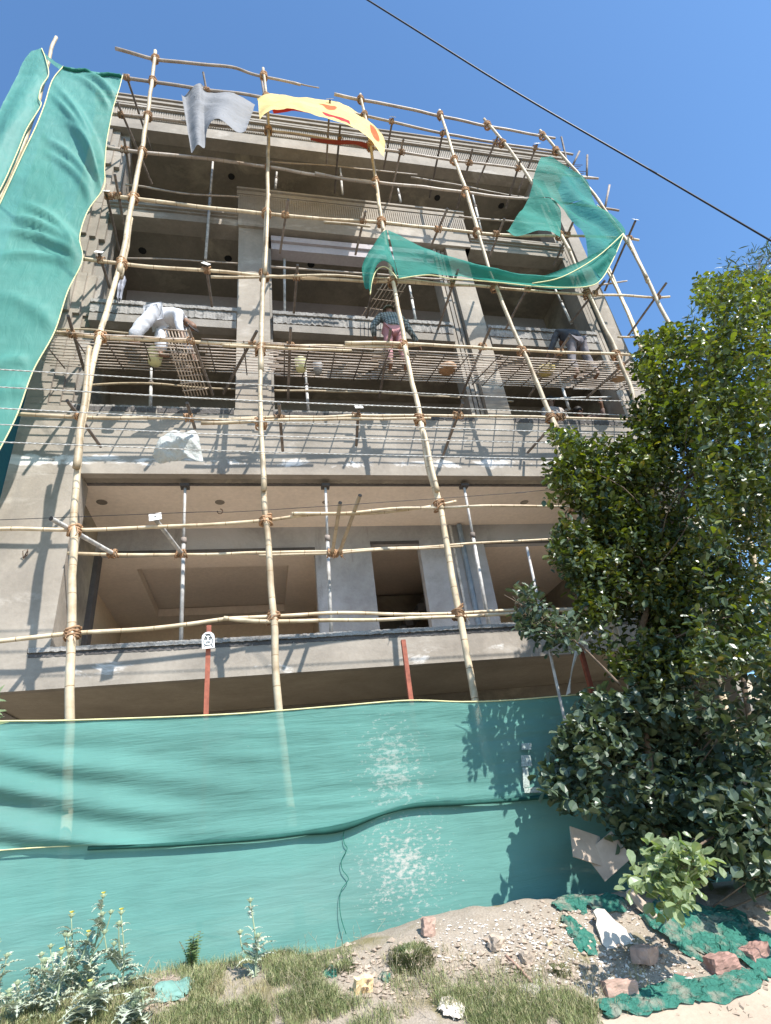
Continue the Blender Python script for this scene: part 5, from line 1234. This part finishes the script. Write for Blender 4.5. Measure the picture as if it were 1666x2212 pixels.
# ------------------------------------------------------------------ PEOPLE
SKIN = simple('brown_skin', (0.20, 0.11, 0.07), 0.55, var=.1)
HAIR = simple('black_hair', (0.015, 0.012, 0.01), 0.6)
def skin_mesh(name, verts, edges, radii, mat, parent, lv=2, root=0, loc=None, folds=0.0):
    me = D.meshes.new(name); me.from_pydata([tuple(v) for v in verts], edges, []); ob = D.objects.new(name+'_tmp', me); COL.objects.link(ob)
    md = ob.modifiers.new('s', 'SKIN'); md.use_smooth_shade = True
    for i, sv in enumerate(me.skin_vertices[0].data): r = radii[i]; sv.radius = r if hasattr(r, '__len__') else (r, r); sv.use_root = (i == root)
    ss = ob.modifiers.new('u', 'SUBSURF'); ss.levels = lv; ss.render_levels = lv
    dg = C.evaluated_depsgraph_get(); dg.update(); nm = D.meshes.new_from_object(ob.evaluated_get(dg)); nm.name = name
    if folds:
        for v in nm.vertices:
            c = v.co; k = folds*(math.sin(c.z*38+c.x*14+3*n3(c.x*5, c.y*5, c.z*5))*0.55+1.4*n3(c.x*9, c.y*9, c.z*9)); v.co = c+v.normal*k
    D.objects.remove(ob); nm.materials.clear(); nm.materials.append(mat); nm.polygons.foreach_set('use_smooth', [True]*len(nm.polygons))
    o = D.objects.new(name, nm); COL.objects.link(o)
    if parent: o.parent = parent
    return o
def blob(name, c, r, mat, parent, n=12, squash=(1,1,1), top=-1.0, rot=None):
    m = MB(); rows = 9
    for j in range(rows+1):
        t = top+(1-top)*j/rows if top > -1 else -1+2*j/rows; rr = math.sqrt(max(0, 1-t*t))
        for i in range(n):
            a = 6.283*i/n; v = Vector((r*rr*math.cos(a)*squash[0], r*rr*math.sin(a)*squash[1], r*t*squash[2])); m.v.append(c+(rot@v if rot else v))
    for j in range(rows):
        for i in range(n): q = j*n+i; m.f.append((q, j*n+(i+1) % n, (j+1)*n+(i+1) % n, q+n))
    return m.build(name, mat, parent, True)
def person(lab, J, shirt, pants, skinm, hat=None, sleeves=1.0, head_dir=Vector((0,-1,0)), robe=False, bulk=1.0):
    """J: joints in world space: hip, chest, neck, head, (l/r) shoulder, elbow, hand, hipj, knee, foot"""
    o = tag(empty('person'), lab, 'person')
    V = Vector; g = {k: V(v) for k, v in J.items()}; g['belly'] = g['hip'].lerp(g['chest'], .45)
    names = ['hip','belly','chest','neck','head','top']; g['top'] = g['head']+(g['head']-g['neck']).normalized()*.10
    rad = dict(hip=.125, belly=.115, chest=(.135,.12), neck=.055, head=.085, top=.065, shoulder=.062, elbow=.042, wrist=.030, palm=.036, hipj=.085, knee=.058, ankle=.040, foot=.038, toe=.03)
    ed = [('hip','belly'),('belly','chest'),('chest','neck'),('neck','head'),('head','top')]
    for s in 'lr':
        h = g[s+'hand']; e = g[s+'elbow']; dd = (h-e).normalized(); g[s+'wrist'] = h-dd*.02; g[s+'palm'] = h+dd*.05
        f = g[s+'foot']; fd = V(J.get('toedir', (0, 1, 0))); g[s+'ankle'] = f+V((0,0,.07)); g[s+'foot'] = f+V((0,0,.035)); g[s+'toe'] = f+V((0,0,.03))+fd*.16
        for k in ('shoulder','elbow','wrist','palm','hipj','knee','ankle','foot','toe'): names.append(s+k)
        ed += [('chest',s+'shoulder'),(s+'shoulder',s+'elbow'),(s+'elbow',s+'wrist'),(s+'wrist',s+'palm'),('hip',s+'hipj'),(s+'hipj',s+'knee'),(s+'knee',s+'ankle'),(s+'ankle',s+'foot'),(s+'foot',s+'toe')]
    V_ = [g[n] for n in names]; R0 = [rad.get(n, rad.get(n[1:])) for n in names]; E_ = [(names.index(a), names.index(b)) for a, b in ed]
    # fingers as further chains rooted in the palm
    for s in 'lr':
        p = g[s+'palm']; dd = (g[s+'palm']-g[s+'wrist']).normalized(); sd = dd.cross(V((0,-1,.3))).normalized(); nr = sd.cross(dd); pi = names.index(s+'palm')
        for k in range(5):
            w_ = (k-1.5)*.019 if k < 4 else .038*(1 if s == 'l' else -1); ln = (.030,.035,.033,.026,.022)[k]
            st = p+sd*w_+dd*(.02 if k < 4 else -.02); a = st+(dd if k < 4 else (dd*.5+sd*(1 if s == 'l' else -1)).normalized())*ln; b = a+(dd*.7-nr*.6).normalized()*ln*.8
            i0 = len(V_); V_ += [st, a, b]; R0 += [.0095, .009, .007]; E_ += [(pi, i0), (i0, i0+1), (i0+1, i0+2)]
    skin_mesh('body', V_, E_, R0, skinm, o, 2)
    def sub(nm, keys, edges, rr, mat):
        skin_mesh(nm, [g[k] for k in keys], [(keys.index(a), keys.index(b)) for a, b in edges], [(q*bulk if not hasattr(q, '__len__') else tuple(t*bulk for t in q)) for q in rr], mat, o, 3, folds=0.006)
    for s in 'lr': g[s+'cuff'] = g[s+'elbow'].lerp(g[s+'wrist'], .75 if sleeves > .9 else .1); g[s+'hem'] = g[s+'knee'].lerp(g[s+'ankle'], .85)
    kb = g['neck'].lerp(g['chest'], .25); g['collar'] = kb; g['waist'] = g['hip'].lerp(g['belly'], .1)
    ks = ['waist','belly','chest','collar','lshoulder','lelbow','lcuff','rshoulder','relbow','rcuff']
    sub('shirt', ks, [('waist','belly'),('belly','chest'),('chest','collar'),('chest','lshoulder'),('lshoulder','lelbow'),('lelbow','lcuff'),('chest','rshoulder'),('rshoulder','relbow'),('relbow','rcuff')],
        [.155,.145,(.162,.145),.075,.083,.062,.048,.083,.062,.048], shirt)
    q = 1.35 if robe else 1.0
    sub('trousers', ['hip','lhipj','lknee','lhem','rhipj','rknee','rhem'], [('hip','lhipj'),('lhipj','lknee'),('lknee','lhem'),('hip','rhipj'),('rhipj','rknee'),('rknee','rhem')], [.142,.105,.080*q,.060*q,.105,.080*q,.060*q], pants)
    hd = g['head']+(g['top']-g['head'])*.25; fd = Vector(head_dir).normalized(); up = (g['top']-g['neck']).normalized(); sdv = fd.cross(up).normalized()
    m = MB(); m.tube([hd+fd*.085-up*.0, hd+fd*.108-up*.025, hd+fd*.088-up*.045], [.010,.014,.010], 6); m.build('nose', skinm, o, True)
    for k in (-1, 1):
        blob('ear', hd+sdv*k*.092-up*.01, .026, skinm, o, 8, (.5, 1, 1)); blob('eye', hd+fd*.078+sdv*k*.032+up*.012, .011, HOLE, o, 8)
    MB().box(-.022, .022, -.004, .004, -.004, .004, Matrix((sdv, fd, up)).transposed(), hd+fd*.083-up*.062).build('mouth', simple('lips', (0.18,0.07,0.06)), o)
    Rm = Matrix((sdv, fd, up)).transposed()
    if hat: 
        h = blob('cap', hd+up*.035, .118, hat, o, 14, (1, 1.08, .9), top=-.05, rot=Rm); m = MB(); m.tube([hd+up*.035+fd*.04, hd+up*.03+fd*.17], [.09, .07], 12); 
        b_ = MB(); b_.box(-.075, .075, .08, .17, -.006, .006, Rm, hd+up*.04); b_.build('cap_peak', hat, h)
    else: blob('hair', hd+up*.018-fd*.016, .106, HAIR, o, 14, (1, 1.05, 1), top=-.35, rot=Rm)
    return o
def check_mat(name, a, b, c, sc=16):
    m, nt, bs = new_mat(name); tc = nt.nodes.new('ShaderNodeTexCoord'); sp = nt.nodes.new('ShaderNodeSeparateXYZ'); nt.links.new(tc.outputs['Object'], sp.inputs[0]); outs = []
    for ax in ('X', 'Z'):
        mu = nt.nodes.new('ShaderNodeMath'); mu.operation = 'MULTIPLY'; mu.inputs[1].default_value = sc; nt.links.new(sp.outputs[ax], mu.inputs[0])
        fr = nt.nodes.new('ShaderNodeMath'); fr.operation = 'FRACT'; nt.links.new(mu.outputs[0], fr.inputs[0])
        g = nt.nodes.new('ShaderNodeMath'); g.operation = 'GREATER_THAN'; g.inputs[1].default_value = .5; nt.links.new(fr.outputs[0], g.inputs[0]); outs.append(g.outputs[0])
    c1 = mixc(nt, outs[0], b, tuple(x*.5 for x in b)); c2 = mixc(nt, outs[1], (1,1,1), (.38,.42,.42)); nt.links.new(mixc(nt, 1.0, c1, c2, 'MULTIPLY'), bs.inputs['Base Color']); bs.inputs['Roughness'].default_value = .85; return m
def fab(name, col, v=.12): return simple(name, col, .85, var=v, scale=10, bmp=.5)
zf = 8.80
person('man in a checked grey shirt, camouflage cap and faded red trousers plastering the middle ledge', dict(hip=(2.44,-.72,zf+.90), chest=(2.46,-.66,zf+1.25), neck=(2.47,-.62,zf+1.42), head=(2.47,-.58,zf+1.55),
  lshoulder=(2.27,-.64,zf+1.34), lelbow=(2.08,-.62,zf+1.08), lhand=(2.18,-.38,zf+.93), rshoulder=(2.66,-.62,zf+1.34), relbow=(2.86,-.52,zf+1.10), rhand=(3.06,-.30,zf+.98),
  lhipj=(2.34,-.72,zf+.84), lknee=(2.31,-.68,zf+.46), lfoot=(2.30,-.74,zf), rhipj=(2.54,-.72,zf+.84), rknee=(2.56,-.68,zf+.46), rfoot=(2.58,-.74,zf)),
  check_mat('checked_shirt', (0.09,0.12,0.13), (0.30,0.35,0.36), (0.13,0.17,0.18), 19), fab('faded_red_trousers', (0.40,0.20,0.21)), SKIN, hat=simple('camouflage', (0.24,0.25,0.18), .9, var=.55, scale=16), head_dir=(0.1,1,-.05))
person('man in loose white clothes bending double over the walkway at the left', dict(hip=(-1.68,-.78,zf+.80), chest=(-1.35,-.78,zf+.82), neck=(-1.20,-.78,zf+.70), head=(-1.12,-.80,zf+.60),
  lshoulder=(-1.32,-.93,zf+.74), lelbow=(-1.30,-.98,zf+.45), lhand=(-1.22,-.95,zf+.18), rshoulder=(-1.28,-.62,zf+.74), relbow=(-1.22,-.55,zf+.45), rhand=(-1.10,-.55,zf+.18),
  lhipj=(-1.72,-.90,zf+.76), lknee=(-1.88,-.92,zf+.40), lfoot=(-2.02,-.92,zf), rhipj=(-1.62,-.66,zf+.76), rknee=(-1.60,-.66,zf+.40), rfoot=(-1.60,-.66,zf), toedir=(1,0,0)),
  fab('white_kurta', (0.54,0.54,0.56), .15), fab('white_trousers', (0.52,0.52,0.54), .15), SKIN, head_dir=(.5,0,-.9), robe=True, bulk=1.12)
person('man in a dark jacket and grey trousers stooping over the right ledge, seen from behind', dict(hip=(6.20,-.74,zf+.92), chest=(6.24,-.56,zf+1.30), neck=(6.26,-.36,zf+1.42), head=(6.28,-.26,zf+1.38),
  lshoulder=(6.03,-.50,zf+1.36), lelbow=(5.88,-.42,zf+1.06), lhand=(5.76,-.24,zf+.84), rshoulder=(6.46,-.50,zf+1.36), relbow=(6.64,-.44,zf+1.08), rhand=(6.68,-.22,zf+.88),
  lhipj=(6.10,-.74,zf+.84), lknee=(6.02,-.66,zf+.45), lfoot=(5.98,-.74,zf), rhipj=(6.30,-.74,zf+.84), rknee=(6.38,-.66,zf+.45), rfoot=(6.42,-.74,zf)),
  fab('dark_jacket', (0.06,0.065,0.08)), fab('grey_trousers', (0.16,0.145,0.155)), SKIN, head_dir=(0,1,-.4))
zi = Z2b-0.75+0.12
person('man in a pale shirt standing inside the right hand second floor bay', dict(hip=(6.12,.62,zi+.90), chest=(6.12,.60,zi+1.26), neck=(6.12,.60,zi+1.46), head=(6.13,.58,zi+1.60),
  lshoulder=(5.93,.60,zi+1.38), lelbow=(5.88,.60,zi+1.10), lhand=(5.92,.48,zi+.86), rshoulder=(6.31,.60,zi+1.38), relbow=(6.38,.56,zi+1.10), rhand=(6.36,.42,zi+.90),
  lhipj=(6.02,.62,zi+.84), lknee=(6.02,.60,zi+.46), lfoot=(6.02,.62,zi), rhipj=(6.22,.62,zi+.84), rknee=(6.22,.60,zi+.46), rfoot=(6.22,.62,zi)),
  fab('pale_shirt', (0.42,0.37,0.34)), fab('brown_trousers', (0.10,0.08,0.07)), SKIN, head_dir=(.6,-.8,-.1))
person('man in brown clothes crouching over the parapet of the right hand second floor bay', dict(hip=(7.02,.74,zi+.66), chest=(6.84,.60,zi+.98), neck=(6.72,.54,zi+1.14), head=(6.66,.50,zi+1.26),
  lshoulder=(6.66,.66,zi+1.06), lelbow=(6.60,.45,zi+.92), lhand=(6.66,.20,zi+.84), rshoulder=(6.92,.46,zi+1.10), relbow=(7.06,.30,zi+1.02), rhand=(7.02,.18,zi+1.24),
  lhipj=(6.94,.82,zi+.60), lknee=(6.74,.62,zi+.42), lfoot=(6.92,.80,zi), rhipj=(7.10,.70,zi+.60), rknee=(7.0,.48,zi+.42), rfoot=(7.14,.62,zi), toedir=(-.6,-.8,0)),
  fab('brown_shirt', (0.20,0.14,0.12)), fab('drab_trousers', (0.16,0.13,0.12)), SKIN, head_dir=(-.3,-.9,-.3))
# buckets and bundles on the walkway
def bucket(x, y, z, mat, lab, r=.13, h=.26):
    o = tag(empty('bucket'), lab, 'bucket'); m = MB(); m.tube([(x,y,z),(x,y,z+h),(x,y,z+h+.012),(x,y,z+h)], [r*.78,r,r*1.06,r*.9], 18); m.build('tub', mat, o, True)
    MB().tube([Vector((x+r*math.cos(a), y-.02, z+h-.10*math.sin(a)+.0)) for a in [3.1416*k/10 for k in range(11)]], .005, 5).build('handle', STEEL, o)
PYEL = simple('pale_yellow_plastic', (0.72,0.68,0.36), .5, var=.1)
bucket(-1.72, -.45, zf+.06, PYEL, 'pale yellow bucket standing between the legs of the white clad man')
bucket(.72, -.45, zf+.06, PYEL, 'yellow plastic bucket on the middle walkway mat', .11, .2)
bucket(1.02, -.40, zf+.06, simple('grey_bucket', (.35,.34,.33)), 'grey bucket beside the yellow one on the walkway', .09, .17)
def pan(x, y, z, mat, lab, r=.18):
    m = MB(); m.tube([(x,y,z),(x,y,z+.03),(x,y,z+.09),(x,y,z+.08)], [r*.45,r*.8,r,r*.93], 20); tag(m.build('mortar_pan', mat, None, True), lab, 'pan')
pan(3.4, -.6, zf+.03, simple('rusty_pan', (.30,.17,.09)), 'rusty mortar pan on the ragged mat right of the plaid shirted worker')
pan(5.35, -.7, zf+.02, simple('mustard_pan', (.42,.33,.12)), 'mustard coloured pan on the brown mat left of the stooping man')
pan(7.0, -.6, zf+.05, simple('dusty_pan', (.34,.22,.13)), 'dusty mortar pan at the right end of the walkway')
